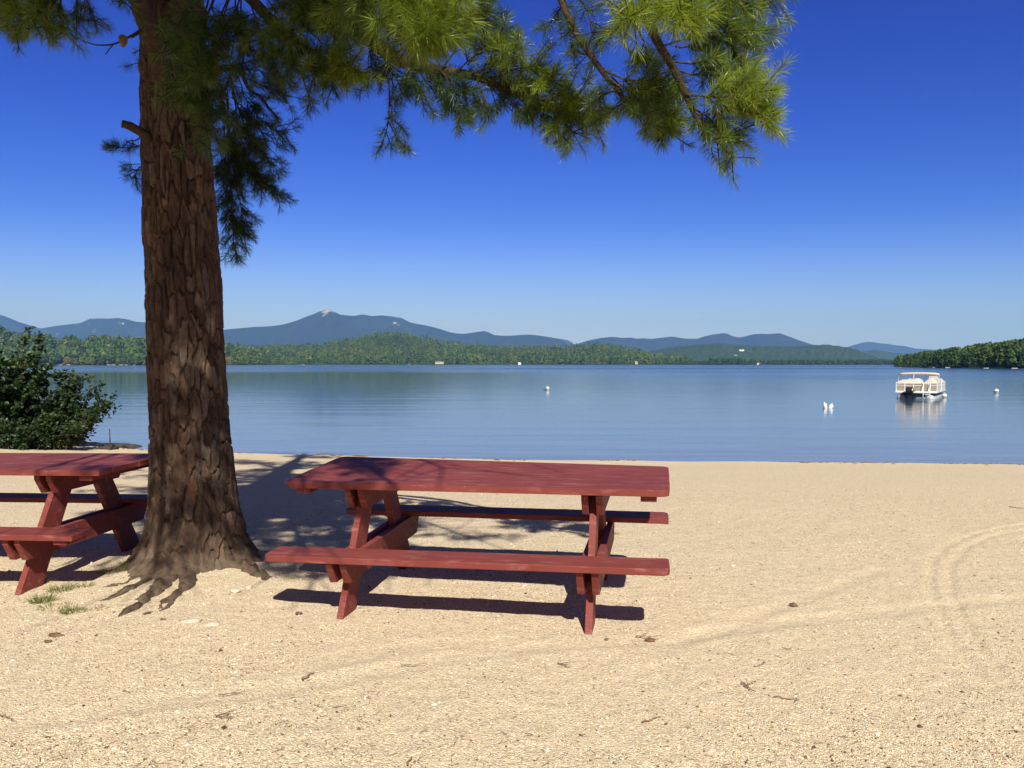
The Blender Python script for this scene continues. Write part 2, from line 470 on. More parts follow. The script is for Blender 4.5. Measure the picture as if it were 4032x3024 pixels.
def gz(x, y): return float(ground_z(np.array([x]), np.array([y]))[0])

def flat_pt(vx, vy):
    d = ray(vx, vy); p = d*(CAM_H/(-d[2])); return p[:2]
TRACKS = [  # (polyline in view pixels, half width m, depth m)
    ([(-60, 1572), (150, 1552), (300, 1530), (500, 1503), (700, 1478), (1000, 1422), (1200, 1402), (1400, 1388), (1600, 1362), (1800, 1335), (2060, 1308), (2260, 1290)], 0.085, 0.0050),
    ([(1430, 1404), (1560, 1360), (1700, 1310), (1800, 1274), (1900, 1232)], 0.07, 0.005),
    ([(2140, 1490), (2060, 1390), (2022, 1310), (2005, 1260), (2015, 1210), (2050, 1170), (2110, 1142), (2230, 1115)], 0.028, 0.010),
    ([(2185, 1490), (2105, 1390), (2066, 1310), (2048, 1260), (2056, 1215), (2088, 1178), (2140, 1150), (2250, 1126)], 0.028, 0.010),
    ([(700, 1432), (850, 1405), (1000, 1395), (1150, 1400)], 0.10, 0.003)]
TRACKS = [(np.array([flat_pt(*p) for p in pl]), w, dp) for pl, w, dp in TRACKS]
def seg_dist(px, py, pl):
    d = np.full(px.shape, 9.0)
    for a, b in zip(pl[:-1], pl[1:]):
        ab = b-a; t = np.clip(((px-a[0])*ab[0]+(py-a[1])*ab[1])/(ab@ab), 0, 1)
        d = np.minimum(d, np.hypot(px-a[0]-t*ab[0], py-a[1]-t*ab[1]))
    return d
def track_mask(x, y):
    m = np.zeros(x.shape)
    for pl, w, dp in TRACKS:
        m = np.maximum(m, 1-sstep(w*0.8, w*1.25, seg_dist(x, y, pl)))
    return m
def grow(a, step, end, f=1.16):
    out = []; 
    while (a < end) if step > 0 else (a > end):
        a += step; step *= f; out.append(a)
    return out
gx = np.array(grow(-5.2, -0.04, -20, 1.04)[::-1][:0] + (lambda g: grow(g[-1], -0.5, -380)[::-1] + g[::-1])(grow(-5.2, -0.04, -20, 1.03)) + list(np.arange(-5.2, 5.2, 0.034)) + grow(5.2, 0.04, 380))
gy = np.array(grow(1.6, -0.06, -300)[::-1] + list(np.arange(1.6, 8.4, 0.03)) + grow(8.4, 0.035, 22, 1.03) + grow(22.5, 1.0, 170, 1.2))
GX, GY = np.meshgrid(gx, gy)
GZ = ground_z(GX, GY)
near = (1-sstep(7.5, 16, np.hypot(GX, GY)))
GZ = GZ + near*(0.0035*fbm(GX*5, GY*5, None, 21, 3) + 0.0028*fbm(GX*22, GY*22, None, 31, 2))
for pl, w, dp in TRACKS:
    dd = seg_dist(GX, GY, pl)
    wob = 1 + 0.35*vnoise(GX*4, GY*4, None, 3)
    GZ = GZ - dp*(1-sstep(w*0.55, w*1.05, dd))*wob + 0.35*dp*np.exp(-((dd-w*1.35)/(w*0.4))**2)*wob
nx, ny = len(gx), len(gy)
i = np.arange(ny-1)[:, None]*nx; j = np.arange(nx-1)[None, :]
Q = np.stack([i+j, i+j+1, i+nx+j+1, i+nx+j], -1).reshape(-1, 4)
beach = mesh_np('beach', np.stack([GX, GY, GZ], -1).reshape(-1, 3), [Q], SAND, None, True)
tag(beach, kind='structure')

# ------------------------------------------------------------------ the lake
wx = np.array([-12000, -3000, -500, -100, 0, 100, 500, 3000, 12000.]); wy = np.array([-320, 8, 60, 300, 1500, 5000, 15500.])
WX, WY = np.meshgrid(wx, wy)
i = np.arange(len(wy)-1)[:, None]*len(wx); j = np.arange(len(wx)-1)[None, :]
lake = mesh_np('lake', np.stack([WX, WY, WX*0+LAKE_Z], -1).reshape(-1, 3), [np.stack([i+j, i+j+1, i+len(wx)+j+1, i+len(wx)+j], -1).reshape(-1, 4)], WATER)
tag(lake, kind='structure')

# ------------------------------------------------------------------ mountains and hills
def crest(pts, ox, oy, s):       # crop pixels -> (slope to the right, slope up) from the camera
    return [((ox+s*x-2016)/FPX, (1432.5-(oy+s*y))/FPX) for x, y in pts]
def ridge(name, prof, D, W, mat, seed, nx=260, ny=46, rough=0.10, rockfn=None, x_ext=0.12, fine=0.0, kind='structure'):
    prof = sorted(prof)
    a0, a1 = prof[0][0], prof[-1][0]
    pr = np.array([(a0-x_ext, 0.0)] + prof + [(a1+x_ext, 0.0)])
    aa = np.linspace(a0-x_ext, a1+x_ext, nx); h = np.interp(aa, pr[:, 0], pr[:, 1])
    u = np.linspace(-1, 1, ny)
    A, U = np.meshgrid(aa, u); H = np.interp(A, pr[:, 0], pr[:, 1])*D
    Y = D + U*W; X = A*Y; HA = H/D
    sh = np.cos(np.clip(U, -1, 1)*np.pi/2)**1.25
    nz = fbm(X/(W*0.5)+seed, Y/(W*0.5), None, seed, 5)
    nz2 = fbm(X/(W*0.12)+seed, Y/(W*0.12), None, seed+3, 4)
    edge = sh*(1-np.exp(-(U/0.25)**2))            # keep the crest line where it was drawn
    H = HA*Y
    Z = H*sh*(1+0.55*rough*nz2*(1-np.abs(U))*np.clip(np.abs(U)/0.25, 0.08, 1)) + edge*H*(0.9*rough)*nz*4
    Z = np.minimum(Z, H*(1-0.10*np.abs(U)))+CAM_H
    Z = Z + fine*fbm(X/14, Y/14, None, seed+9, 2)*sstep(0, 0.1, sh)
    Z = np.where(sh < 0.02, -3.0, Z) + CAM_H*0
    at_ = {'rock': (rockfn(A, HA, sh).ravel() if rockfn else np.zeros(A.size))}
    i = np.arange(ny-1)[:, None]*nx; j = np.arange(nx-1)[None, :]
    Q = np.stack([i+j, i+j+1, i+nx+j+1, i+nx+j], -1).reshape(-1, 4)
    return tag(mesh_np(name, np.stack([X, Y, Z], -1).reshape(-1, 3), [Q], mat, None, True, at_), kind=kind)

MTN = m_hill('mountain_forest', [(0.018, 0.034, 0.016), (0.028, 0.048, 0.020), (0.042, 0.062, 0.026)], True, 0.012)
FARM = m_hill('far_mountain', [(0.022, 0.036, 0.018), (0.030, 0.046, 0.022), (0.04, 0.056, 0.028)], False, 0.008)
HILL = m_hill('hill_forest', [(0.038, 0.074, 0.021), (0.060, 0.106, 0.028), (0.092, 0.134, 0.035)], False, 0.05)
c4 = lambda p: crest(p, 0, 1150, 0.4973)
c5 = lambda p: crest(p, 800, 1150, 0.5877)
c6 = lambda p: crest(p, 2000, 1250, 0.4973)
c7 = lambda p: crest(p, 3000, 1250, 0.4666)
ridge('mountain', c4([(-2400, 300), (-1900, 250), (-1300, 170), (-900, 90), (-500, 70), (-250, 110), (0, 178), (40, 188), (160, 238), (320, 288), (380, 300)]), 10500, 1900, MTN, 3, x_ext=0.03)
ridge('mountain', c4([(250, 300), (330, 288), (440, 268), (580, 252), (650, 242), (720, 210), (780, 208), (860, 210), (940, 205), (1010, 215), (1080, 235), (1140, 238), (1300, 250), (1500, 275), (1700, 300)]), 9700, 1800, MTN, 4, x_ext=0.04,
      rockfn=lambda A, h, s: 0.36*sstep(0.6, 0.9, s))
def peak_rock(A, h, s):
    pk = np.exp(-(((A-(-0.2285))/0.011)**2))*sstep(0.66, 0.90, s)
    rd = np.exp(-(((A-(-0.146))/0.022)**2))*sstep(0.6, 0.95, s)*0.62
    sl = np.exp(-(((A-(-0.103))/0.006)**2))*np.exp(-((s-0.58)/0.12)**2)*0.7
    return pk*1.15+rd+sl
ridge('mountain', c5([(-300, 275), (0, 262), (135, 252), (240, 243), (340, 233), (430, 230), (470, 227), (520, 220), (560, 212), (600, 200), (640, 187), (680, 170), (720, 155), (750, 145), (770, 134), (790, 128), (805, 124), (820, 116), (838, 113), (855, 118), (870, 127), (900, 141), (920, 151), (960, 156), (1000, 160), (1035, 157), (1060, 150), (1090, 152), (1130, 161), (1160, 159), (1190, 156), (1240, 160), (1300, 166), (1325, 171), (1360, 190), (1400, 207), (1470, 219), (1550, 236), (1600, 251), (1650, 268), (1700, 277), (1750, 280), (1790, 274), (1830, 268), (1880, 261), (1910, 268), (1950, 288), (2010, 292), (2080, 295), (2130, 289), (2180, 284), (2260, 292), (2400, 315)]),
      9200, 1900, MTN, 8, nx=700, ny=70, rough=0.08, rockfn=peak_rock, x_ext=0.03)
ridge('mountain', c6([(-200, 175), (-60, 160), (0, 145), (80, 140), (160, 134), (230, 144), (300, 173), (370, 192), (450, 205), (520, 209)]), 10800, 1200, MTN, 12, x_ext=0.02)
ridge('mountain', c6([(340, 195), (400, 175), (440, 172), (480, 182), (520, 206)]), 13000, 1000, FARM, 13, x_ext=0.02)
ridge('mountain', c6([(500, 215), (550, 208), (640, 181), (740, 161), (830, 153), (900, 161), (940, 160), (970, 158), (1020, 168), (1080, 164), (1130, 170), (1220, 160), (1300, 151), (1370, 163), (1420, 168), (1500, 168), (1550, 150), (1620, 133), (1690, 124), (1730, 125), (1780, 147), (1830, 159), (1880, 148), (1940, 133), (2000, 129), (2070, 131), (2150, 124), (2200, 142), (2290, 176), (2400, 212), (2500, 232)]),
      9600, 1700, MTN, 15, nx=420, x_ext=0.03, rockfn=lambda A, h, s: 0.42*np.exp(-(((A-0.148)/0.006)**2))*np.exp(-((s-0.6)/0.15)**2))
ridge('mountain', c7([(450, 255), (510, 235), (550, 226), (600, 240), (680, 262)]), 13500, 900, FARM, 18, x_ext=0.02)
ridge('mountain', c7([(640, 275), (700, 255), (780, 230), (850, 211), (900, 204), (950, 211), (1000, 219), (1060, 222), (1100, 230), (1200, 241), (1300, 263), (1500, 275), (1800, 290), (2400, 300)]), 14000, 1200, FARM, 19, x_ext=0.05)
ridge('hill', c7([(700, 318), (800, 292), (970, 277), (1100, 298), (1250, 312)]), 6200, 500, HILL, 21, x_ext=0.03, fine=5)
ridge('hill', c6([(900, 290), (1050, 280), (1180, 268), (1300, 240), (1500, 224), (1700, 214), (1900, 230), (2212, 236), (2350, 232), (2500, 222), (2620, 232), (2750, 258), (2850, 300), (2950, 330), (3100, 350)]), 4200, 900, HILL, 22, nx=420, ny=90, x_ext=0.05, fine=7)
# ------------------------------------------------------------------ woods
def crown_quads(n, H, r, kind, size, rg, tone, z0=0.12):
    """n leaf clumps of a crown standing on the origin -> V, Q, tone"""
    t = rg.uniform(0, 1, n)
    if kind == 'pine':
        t = z0 + (1-z0)*t**1.15
        tier = 0.78 + 0.30*np.sin(t*26+rg.uniform(0, 6))
        rad = r*np.clip(1-(t-z0)/(1-z0), 0, 1)**0.75*tier + 0.04*r
    elif kind == 'old pine':
        t = 0.30 + 0.70*t
        rad = r*np.sqrt(np.clip(1-((t-0.62)/0.42)**2, 0.02, 1))*(0.75+0.35*np.sin(t*17+rg.uniform(0, 6)))
    else:
        t = 0.12 + 0.88*t
        rad = r*np.sqrt(np.clip(1-((t-0.52)/0.50)**2, 0.03, 1))
    ang = rg.uniform(0, 2*np.pi, n); q = rg.uniform(0.25, 1, n)**0.5
    lob = 1 + 0.22*np.sin(ang*3+rg.uniform(0, 6)) + 0.15*np.sin(ang*5+t*9)
    P = np.stack([np.cos(ang)*rad*q*lob, np.sin(ang)*rad*q*lob, t*H], -1)
    nrm = np.stack([np.cos(ang), np.sin(ang), rg.uniform(-0.1, 1.2, n)], -1) + rg.normal(0, 0.5, (n, 3))
    nrm /= np.linalg.norm(nrm, axis=1)[:, None]
    up = np.cross(nrm, rg.normal(0, 1, (n, 3))); up /= np.linalg.norm(up, axis=1)[:, None]
    sd_ = np.cross(nrm, up); s = size*rg.uniform(0.55, 1.25, n)[:, None]
    V = np.stack([P-up*s*0.5, P+sd_*s*0.45+up*s*0.05, P+up*s*0.6, P-sd_*s*0.45-up*s*0.1], 1).reshape(-1, 3)
    Q = np.arange(4*n).reshape(-1, 4)
    T = np.clip(np.repeat(tone + rg.normal(0, 0.07, n) + 0.10*(q-0.7), 4), 0, 1)
    return V, Q, T
def wood(name, label, XY, Z, Hs, kinds, tones, nq, size, seed):
    rg = np.random.default_rng(seed); Vs, Qs, Ts = [], [], []; off = 0
    for (x, y), z, H, k, tn in zip(XY, Z, Hs, kinds, tones):
        V, Q, T = crown_quads(nq, H, H*(0.24 if k == 'pine' else 0.36), k, size*H/14, rg, tn, 0.05)
        Vs.append(V+np.array([x, y, z])); Qs.append(Q+off); Ts.append(T); off += len(V)
    o = mesh_np(name, np.vstack(Vs), [np.vstack(Qs)], FARLEAF, None, False, {'tone': np.concatenate(Ts)})
    return tag(o, label, 'wood', kind='stuff')

# the green hill across the lake
HILLPROF = sorted(c5([(135, 338), (300, 352), (500, 352), (640, 348), (800, 338), (900, 318), (1000, 299), (1080, 283), (1160, 272), (1240, 268), (1340, 279), (1420, 289), (1500, 299), (1600, 314), (1700, 327), (1800, 340), (1900, 352), (2050, 360), (2200, 363)]) +
                  c6([(200, 228), (400, 224), (550, 219), (700, 211), (800, 214), (900, 227), (1000, 243), (1150, 278), (1300, 297), (1400, 318), (1425, 345)]))
hp = np.array(HILLPROF)
HA0, HA1 = -0.42, hp[-1, 0]+0.004
def hill_h(A, Y):
    H = np.interp(A, hp[:, 0], hp[:, 1], left=hp[0, 1], right=0.006)
    t = np.clip((Y-1760)/(2550-1760), 0, 1)
    up = H*2550-13 + CAM_H
    n = 1+0.25*fbm(A*14, Y/300, None, 41, 3)*np.sin(t*np.pi)
    prof = np.where(t < 0.12, 0.4*t, 0.048+0.952*np.clip((t-0.12)/0.88, 0, 1)**0.85)
    bk = 1-0.5*np.clip((Y-2550)/700, 0, 1)**2
    return np.where(Y < 1755, -2.5, np.maximum(0.2, up*prof*n*bk))
aa = np.linspace(HA0, HA1+0.02, 300); yy = np.concatenate([[1740, 1756], np.linspace(1762, 3300, 60)])
A_, Y_ = np.meshgrid(aa, yy)
Zh = hill_h(np.minimum(A_, HA1), Y_)*(1-sstep(HA1, HA1+0.012, A_)) - 2*sstep(HA1, HA1+0.012, A_)
i = np.arange(len(yy)-1)[:, None]*len(aa); j = np.arange(len(aa)-1)[None, :]
tag(mesh_np('hill', np.stack([A_*Y_, Y_, Zh], -1).reshape(-1, 3), [np.stack([i+j, i+j+1, i+len(aa)+j+1, i+len(aa)+j], -1).reshape(-1, 4)], HILL, None, True), kind='structure')
houses = []   # filled below: (A, D, clear half-width)
HOUSES = [  # view x, view y of the foot, distance, width, depth, height, siding, label
    (1638, 787.4, 1752, 8.5, 7, 5.4, 'w', 'small white house on the far shore beneath the second, hazier hill'),
    (1122, 786.6, 1752, 6.0, 6, 4.6, 'w', 'narrow white cottage at the far water edge beyond the lone buoy'),
    (949, 783.6, 1790, 19, 8, 4.2, 'c', 'long cream house low among trees on the far shore under the hill'),
    (826, 746, 2290, 24, 10, 5.0, 'w', 'wide pale house in a clearing near the top of the green hill'),
    (1271, 756.5, 2400, 7, 7, 4.0, 'w', 'tiny white house high on the lower right shoulder of the green hill'),
    (1601, 757.0, 3700, 23, 12, 6.5, 'w', 'upper and wider of two white houses on the hazier hill'),
    (1587, 769.0, 3520, 15, 10, 6.5, 'w', 'lower of two white houses on the hazier hill'),
    (1374, 783.5, 1770, 6, 6, 3.6, 'c', 'small tan cottage under dark shore trees right of the lone buoy')]
for vx, vy, D, *_ in HOUSES: houses.append((ray(vx, vy)[0], D, _[0]/D*0.75))
def clear(A, Y):
    k = np.ones(A.shape, bool)
    for a, D, w in houses:
        k &= ~((np.abs(A-a) < w) & (Y < D+6) & (Y > D-130))
    return k
rg = np.random.default_rng(5)
N = 5600
A = rg.uniform(HA0+0.01, HA1, N); Y = 1764+800*rg.uniform(0, 1, N)**1.15
ok = clear(A, Y); A, Y = A[ok], Y[ok]
Z = hill_h(A, Y)
shorefront = Y < 1850
Hs = rg.uniform(8, 17, len(A))*np.where(shorefront, 1.15, 1.0)*np.where(rg.uniform(0, 1, len(A)) < 0.08, 1.3, 1)
kd = np.where(rg.uniform(0, 1, len(A)) < np.where(shorefront, 0.7, 0.45), 'pine', 'round')
tn = np.clip(np.where(kd == 'pine', 0.42, 0.60)+rg.normal(0, 0.075, len(A))+0.12*fbm(A*40, Y/120, None, 51, 3), 0.02, 0.74)
wood('hill_woods', 'mixed green woodland covering the low hill across the lake', np.stack([A*Y, Y], -1), Z-1, Hs, kd, tn, 46, 2.9, 6)
# dark shore woods under the second hill and right of it
A = np.concatenate([rg.uniform(HA1-0.01, 0.30, 700), rg.uniform(0.26, 0.50, 620)]); Y = 1720+120*rg.uniform(0, 1, len(A))
ok = clear(A, Y); A, Y = A[ok], Y[ok]
Hs = rg.uniform(7, 12, len(A))*np.where((A > 0.245) & (A < 0.29), 1.6, 1.0)*np.where(A > 0.295, 1.35, 1.0)*(0.75+0.35*sstep(HA1, 0.2, A))
wood('shore_woods', 'dark pine woods along the far shore right of the green hill', np.stack([A*Y, Y], -1), Hs*0-1, Hs,
     np.where(rg.uniform(0, 1, len(A)) < 0.85, 'pine', 'round'), np.clip(rg.normal(0.30, 0.07, len(A)), 0, 0.6), 46, 3.0, 7)
shore_land = MB()
def strip(mb, A0, A1, Y0f, depth, h, seed, n=80, m=8):
    aa = np.linspace(A0, A1, n); V = []
    for k in range(m):
        t = k/(m-1); Yk = Y0f(aa)+depth*t
        z = -2.5 if k == 0 else h(aa, t)
        V.append(np.stack([aa*Yk, Yk, z+aa*0], -1))
    V = np.stack(V); i = np.arange(m-1)[:, None]*n; j = np.arange(n-1)[None, :]
    return mb.add(V.reshape(-1, 3), None, np.stack([i+j, i+j+1, i+n+j+1, i+n+j], -1).reshape(-1, 4))
strip(shore_land, HA1-0.02, 0.52, lambda a: 1712+a*0, 500, lambda a, t: 0.5+3*t, 3)
tag(shore_land.build('far_shore', HILL, None, True), kind='structure')

# --- left shore: woods on a low rise, the front row as single trees
LS0, LS1 = -0.80, -0.275
LSH = np.array(c4([(-900, 230), (-300, 262), (0, 275), (60, 296), (140, 312), (250, 322), (430, 352), (700, 352), (880, 350), (1100, 362)]) + c5([(135, 336), (250, 350), (350, 352), (440, 366), (500, 385), (560, 460)]))
LSH = LSH[np.argsort(LSH[:, 0])]
def ls_y(a): return 1330+60*np.sin(a*30)*0.4 + 260*sstep(-0.36, -0.27, a)
def ls_h(a, t):
    top = np.interp(a, LSH[:, 0], LSH[:, 1])*(ls_y(a)+230)+CAM_H
    return 0.3+np.maximum(0, top-17)*sstep(0.05, 0.7, t)
ls = MB(); strip(ls, LS0, LS1, ls_y, 420, ls_h, 4, 120, 14)
tag(ls.build('near_shore', HILL, None, True), kind='structure')
rg = np.random.default_rng(15)
A = rg.uniform(LS0, LS1-0.003, 1250); t = rg.uniform(0.05, 0.72, 1250); Y = ls_y(A)+420*t
Z = ls_h(A, t); Hs = rg.uniform(13, 21, len(A))*(0.85+0.3*sstep(-0.3, -0.6, A))*np.where(A > -0.30, 0.75, 1)
kd = np.where(rg.uniform(0, 1, len(A)) < 0.62, 'old pine', np.where(rg.uniform(0, 1, len(A)) < 0.5, 'pine', 'round'))
wood('left_shore_woods'.replace('left_', 'pine_'), 'thick green woods rising behind the far left shore', np.stack([A*Y, Y], -1), Z-1, Hs, kd,
     np.clip(np.where(kd == 'round', 0.66, 0.45)+rg.normal(0, 0.08, len(A)), 0, 0.82), 70, 2.9, 16)

def proto_tree(kind, H, r, nq, size, tone, seed, trunk_r):
    rg = np.random.default_rng(seed)
    V, Q, T = crown_quads(nq, H, r, kind, size, rg, tone, 0.1)
    cr = bpy.data.meshes.new('crown')
    o = mesh_np('crown', V, [Q], FARLEAF, None, False, {'tone': T}); me = o.data; bpy.data.objects.remove(o)
    mb = MB(); mb.tube([(0, 0, -0.6), (0.02*H, 0, H*0.4), (0, 0.01*H, H*0.88)], [trunk_r, trunk_r*0.7, trunk_r*0.2], 6)
    for k in range(7):
        a = k*2.4; z = H*(0.3+0.08*k)
        mb.tube([(0, 0, z), (math.cos(a)*r*0.6, math.sin(a)*r*0.6, z+0.06*H)], [trunk_r*0.35, trunk_r*0.1], 4)
    t = mb.build('trunk', LIMB); tm = t.data; bpy.data.objects.remove(t)
    return me, tm
def plant_tree(name, proto, x, y, z, s, rz, label, cat, group, sx=1.0):
    e = empty(name, (x, y, z), rz); e.scale = (s*sx, s*sx, s); tag(e, label, cat, group)
    for nm, me in (('crown', proto[0]), ('trunk', proto[1])):
        o = bpy.data.objects.new(nm, me); COL.objects.link(o); o.parent = e
    return e
P_OLD = [proto_tree('old pine', 18, 4.6, 380, 1.7, 0.36+0.05*k, 60+k, 0.28) for k in range(3)]
P_RND = [proto_tree('round', 13, 5.0, 380, 1.6, 0.64+0.1*k, 70+k, 0.25) for k in range(2)]
P_DRK = [proto_tree('pine', 12, 3.0, 420, 1.1, 0.20+0.05*k, 80+k, 0.2) for k in range(3)]
P_DRR = [proto_tree('round', 9.5, 3.9, 420, 1.05, 0.30+0.14*k, 90+k, 0.2) for k in range(2)]
P_YEL = proto_tree('round', 12, 6, 420, 1.6, 0.90, 95, 0.25)
P_RED = proto_tree('round', 11, 6, 420, 1.5, 0.955, 96, 0.25)
rg = np.random.default_rng(25)
for k in range(46):
    a = LS0+0.14+(LS1-LS0-0.16)*(k+rg.uniform(0.1, 0.9))/46
    if abs(a-ray(495, 780)[0]) < 0.006 or abs(a-ray(146, 770)[0]) < 0.008: continue
    y = ls_y(np.array(a))+rg.uniform(6, 26)
    pine = rg.uniform() < 0.62
    plant_tree('pine_tree' if pine else 'leafy_tree', P_OLD[k % 3] if pine else P_RND[k % 2], a*y, y, 0.2, rg.uniform(0.8, 1.15)*(0.75 if a > -0.33 else 1), rg.uniform(0, 6),
               'tall green pine standing in the front row of the far left shore woods' if pine else 'light green leafy tree at the water edge of the far left shore',
               'tree', 'pines along the far left shore' if pine else 'leafy trees along the far left shore')
y = float(ls_y(np.array(ray(496, 780)[0])))+2
plant_tree('leafy_tree', P_YEL, ray(496, 780)[0]*y, y, -0.3, 1.1, 0.4, 'yellow leafy tree on the far shore just right of the big trunk', 'tree', None)
y = float(ls_y(np.array(ray(146, 780)[0])))-3
plant_tree('leafy_tree', P_RED, ray(146, 780)[0]*y, y, 0.2, 1.15, 0.4, 'reddish brown tree on the far left shore above the shrub', 'tree', None)

# --- right headland
def rs_y(a): return np.interp(a, [0.44, 0.478, 0.52, 0.58, 0.64, 0.9], [640, 560, 430, 372, 345, 300])
def rs_h(a, t): return 0.2+5.0*sstep(0.1, 0.9, t)*sstep(0.47, 0.66, a)
rsm = MB(); strip(rsm, 0.474, 0.95, rs_y, 160, rs_h, 5, 90, 10)
tag(rsm.build('headland', HILL, None, True), kind='structure')
RT = np.array(c7([(1100, 330), (1180, 312), (1300, 290), (1400, 276), (1550, 258), (1700, 240), (1800, 222), (1900, 204), (2000, 196), (2100, 185), (2212, 165), (2500, 140), (3000, 100)]))
rg = np.random.default_rng(35)
A = rg.uniform(0.478, 0.85, 380); t = rg.uniform(0.18, 0.8, 380); Y = rs_y(A)+160*t
top = np.interp(A, RT[:, 0], RT[:, 1])*Y+CAM_H
Z = rs_h(A, t); Hs = np.clip((top-Z)*rg.uniform(0.75, 1.0, len(A)), 4, 16)
kd = np.where(rg.uniform(0, 1, len(A)) < 0.55, 'pine', 'round')
wood('headland_woods', 'dense dark green woods filling the headland behind the pontoon boat', np.stack([A*Y, Y], -1), Z-0.5, Hs, kd,
     np.clip(np.where(kd == 'round', 0.50, 0.30)+rg.normal(0, 0.1, len(A)), 0, 0.8), 150, 2.2, 36)
for k in range(44):
    a = 0.479+0.20*(k+rg.uniform(0.1, 0.9))/44
    y = float(rs_y(np.array(a)))+rg.uniform(5, 22)
    top = float(np.interp(a, RT[:, 0], RT[:, 1]))*y+CAM_H
    pine = rg.uniform() < 0.6
    H0 = 12 if pine else 9.5
    plant_tree('pine_tree' if pine else 'leafy_tree', P_DRK[k % 3] if pine else P_DRR[k % 2], a*y, y, 0.1, max(0.45, rg.uniform(0.62, 0.98)*top/H0), rg.uniform(0, 6),
               'dark pine in the front row of trees on the right headland' if pine else 'dark leafy tree in the front row of trees on the right headland',
               'tree', 'pines along the right headland' if pine else 'leafy trees along the right headland')

# --- houses across the lake
for vx, vy, D, w, dp, h, col, lab in HOUSES:
    p = at(vx, vy, D); e = empty('house', (p[0], p[1], p[2]-0.3), 0.15)
    tag(e, lab, 'house', 'houses across the lake')
    sid = HOUSEW if col == 'w' else HOUSEC
    MB().box((0, 0, h*0.3), (w, dp, h*0.6)).box((0, 0, -1.5), (w*0.98, dp*0.98, 3)).build('wall', sid, e)
    rf = MB().prism([(-w/2-0.4, h*0.6), (w/2+0.4, h*0.6), (0, h)] if w < 10 else [(-w/2-0.4, h*0.6+0.003), (w/2+0.4, h*0.6+0.003), (w/2-1.5, h), (-w/2+1.5, h)], -dp/2-0.4, dp/2+0.4, 'y').build('roof', sid if w < 7 else ROOF, e)
    for q in (-0.3, 0.3):
        MB().box((q*w, -dp/2-0.03, h*0.33), (w*0.16, 0.06, h*0.22)).build('window', GLASS, e)
    MB().box((0, -dp/2-0.03, h*0.21), (w*0.11, 0.06, h*0.42)).build('door', ROOF, e)
# a bare gravel slope far off to the right
p = at(1898, 785, 5600)
V = []; nA, nB = 30, 8
ga = np.linspace(-1, 1, nA); gb = np.linspace(0, 1, nB); GA, GB = np.meshgrid(ga, gb)
i = np.arange(nB-1)[:, None]*nA; j = np.arange(nA-1)[None, :]
top = 42*np.sqrt(np.clip(1-GA**2, 0, 1))*(1+0.2*vnoise(GA*4, GB*3, None, 3))
tag(mesh_np('gravel_slope', np.stack([p[0]+GA*70, p[1]+GB*60, p[2]+top*np.sin(GB*1.57)-2], -1).reshape(-1, 3), [np.stack([i+j, i+j+1, i+nA+j+1, i+nA+j], -1).reshape(-1, 4)], STONE, None, True), kind='structure')

# --- small boats drawn up or moored along the shores
hb = MB()
L_, B_ = 5.6, 2.0
st = [(-2.8, 0.92, 0.0), (-1, 1.0, 0.0), (1, 0.9, 0.03), (2.2, 0.45, 0.12), (2.8, 0.04, 0.28)]
V = []
for x, b, z in st:
    V += [(x, -b*0.7, -0.15+z), (x, -b, 0.75+z), (x, -b*0.82, 0.78+z), (x, b*0.82, 0.78+z), (x, b, 0.75+z), (x, b*0.7, -0.15+z)]
Q = [(6*k+m, 6*k+(m+1) % 6, 6*k+6+(m+1) % 6, 6*k+6+m) for k in range(4) for m in range(6)]
hb.add(V, None, Q+[(0, 1, 2, 3), (0, 3, 4, 5)])
o = hb.build('hull', simple('boat_hull', (0.48, 0.48, 0.47), 0.5, 0.4, 0.2, 1)); HULL = o.data; bpy.data.objects.remove(o)
o = MB().prism([(-0.2, 0.78), (0.9, 0.80), (0.1, 1.25), (-0.3, 1.25)], -0.75, 0.75, 'y').build('windscreen', GLASS); WSC = o.data; bpy.data.objects.remove(o)
o = MB().prism([(-3.2, -0.1), (-2.82, -0.1), (-2.82, 0.95), (-3.1, 0.95)], -0.2, 0.2, 'y').build('outboard_motor', BLACK); OBM = o.data; bpy.data.objects.remove(o)
SHOREBOATS = [(131, 0), (147, 1), (235, 0), (245, 1), (261, 0), (272, 2), (290, 0), (580, 3), (608, 3), (626, 3), (655, 3), (883, 4), (897, 4), (1104, 4), (1215, 4), (2017, 5), (2047, 5), (2082, 5), (2130, 5), (2192, 5)]
rg = np.random.default_rng(45)
for vx, kk in SHOREBOATS:
    a = ray(vx, 780)[0]
    y = float(ls_y(np.array(a)))-6 if kk < 3 else (1738 if kk in (3, 4) else float(rs_y(np.array(a)))-3)
    s = {0: 0.95, 1: 1.0, 2: 0.85, 3: 0.95, 4: 0.8, 5: 0.42}[kk]*rg.uniform(0.8, 1.15)
    e = empty('moored_boat', (a*y, y, LAKE_Z), rg.uniform(-0.5, 0.5)+(3.1 if rg.uniform() < 0.5 else 0)); e.scale = (s, s, s)
    lab, grp = (('tiny white motorboat moored along the far left shore', 'boats along the far left shore') if kk < 3 else
                ('tiny white motorboat moored along the far shore under the green hill', 'boats along the far middle shore') if kk < 5 else
                ('small white motorboat moored under the trees of the right headland', 'boats along the right headland'))
    tag(e, lab, 'boat', grp)
    for nm, me in (('hull', HULL), ('windscreen', WSC), ('outboard_motor', OBM)):
        o = bpy.data.objects.new(nm, me); COL.objects.link(o); o.parent = e

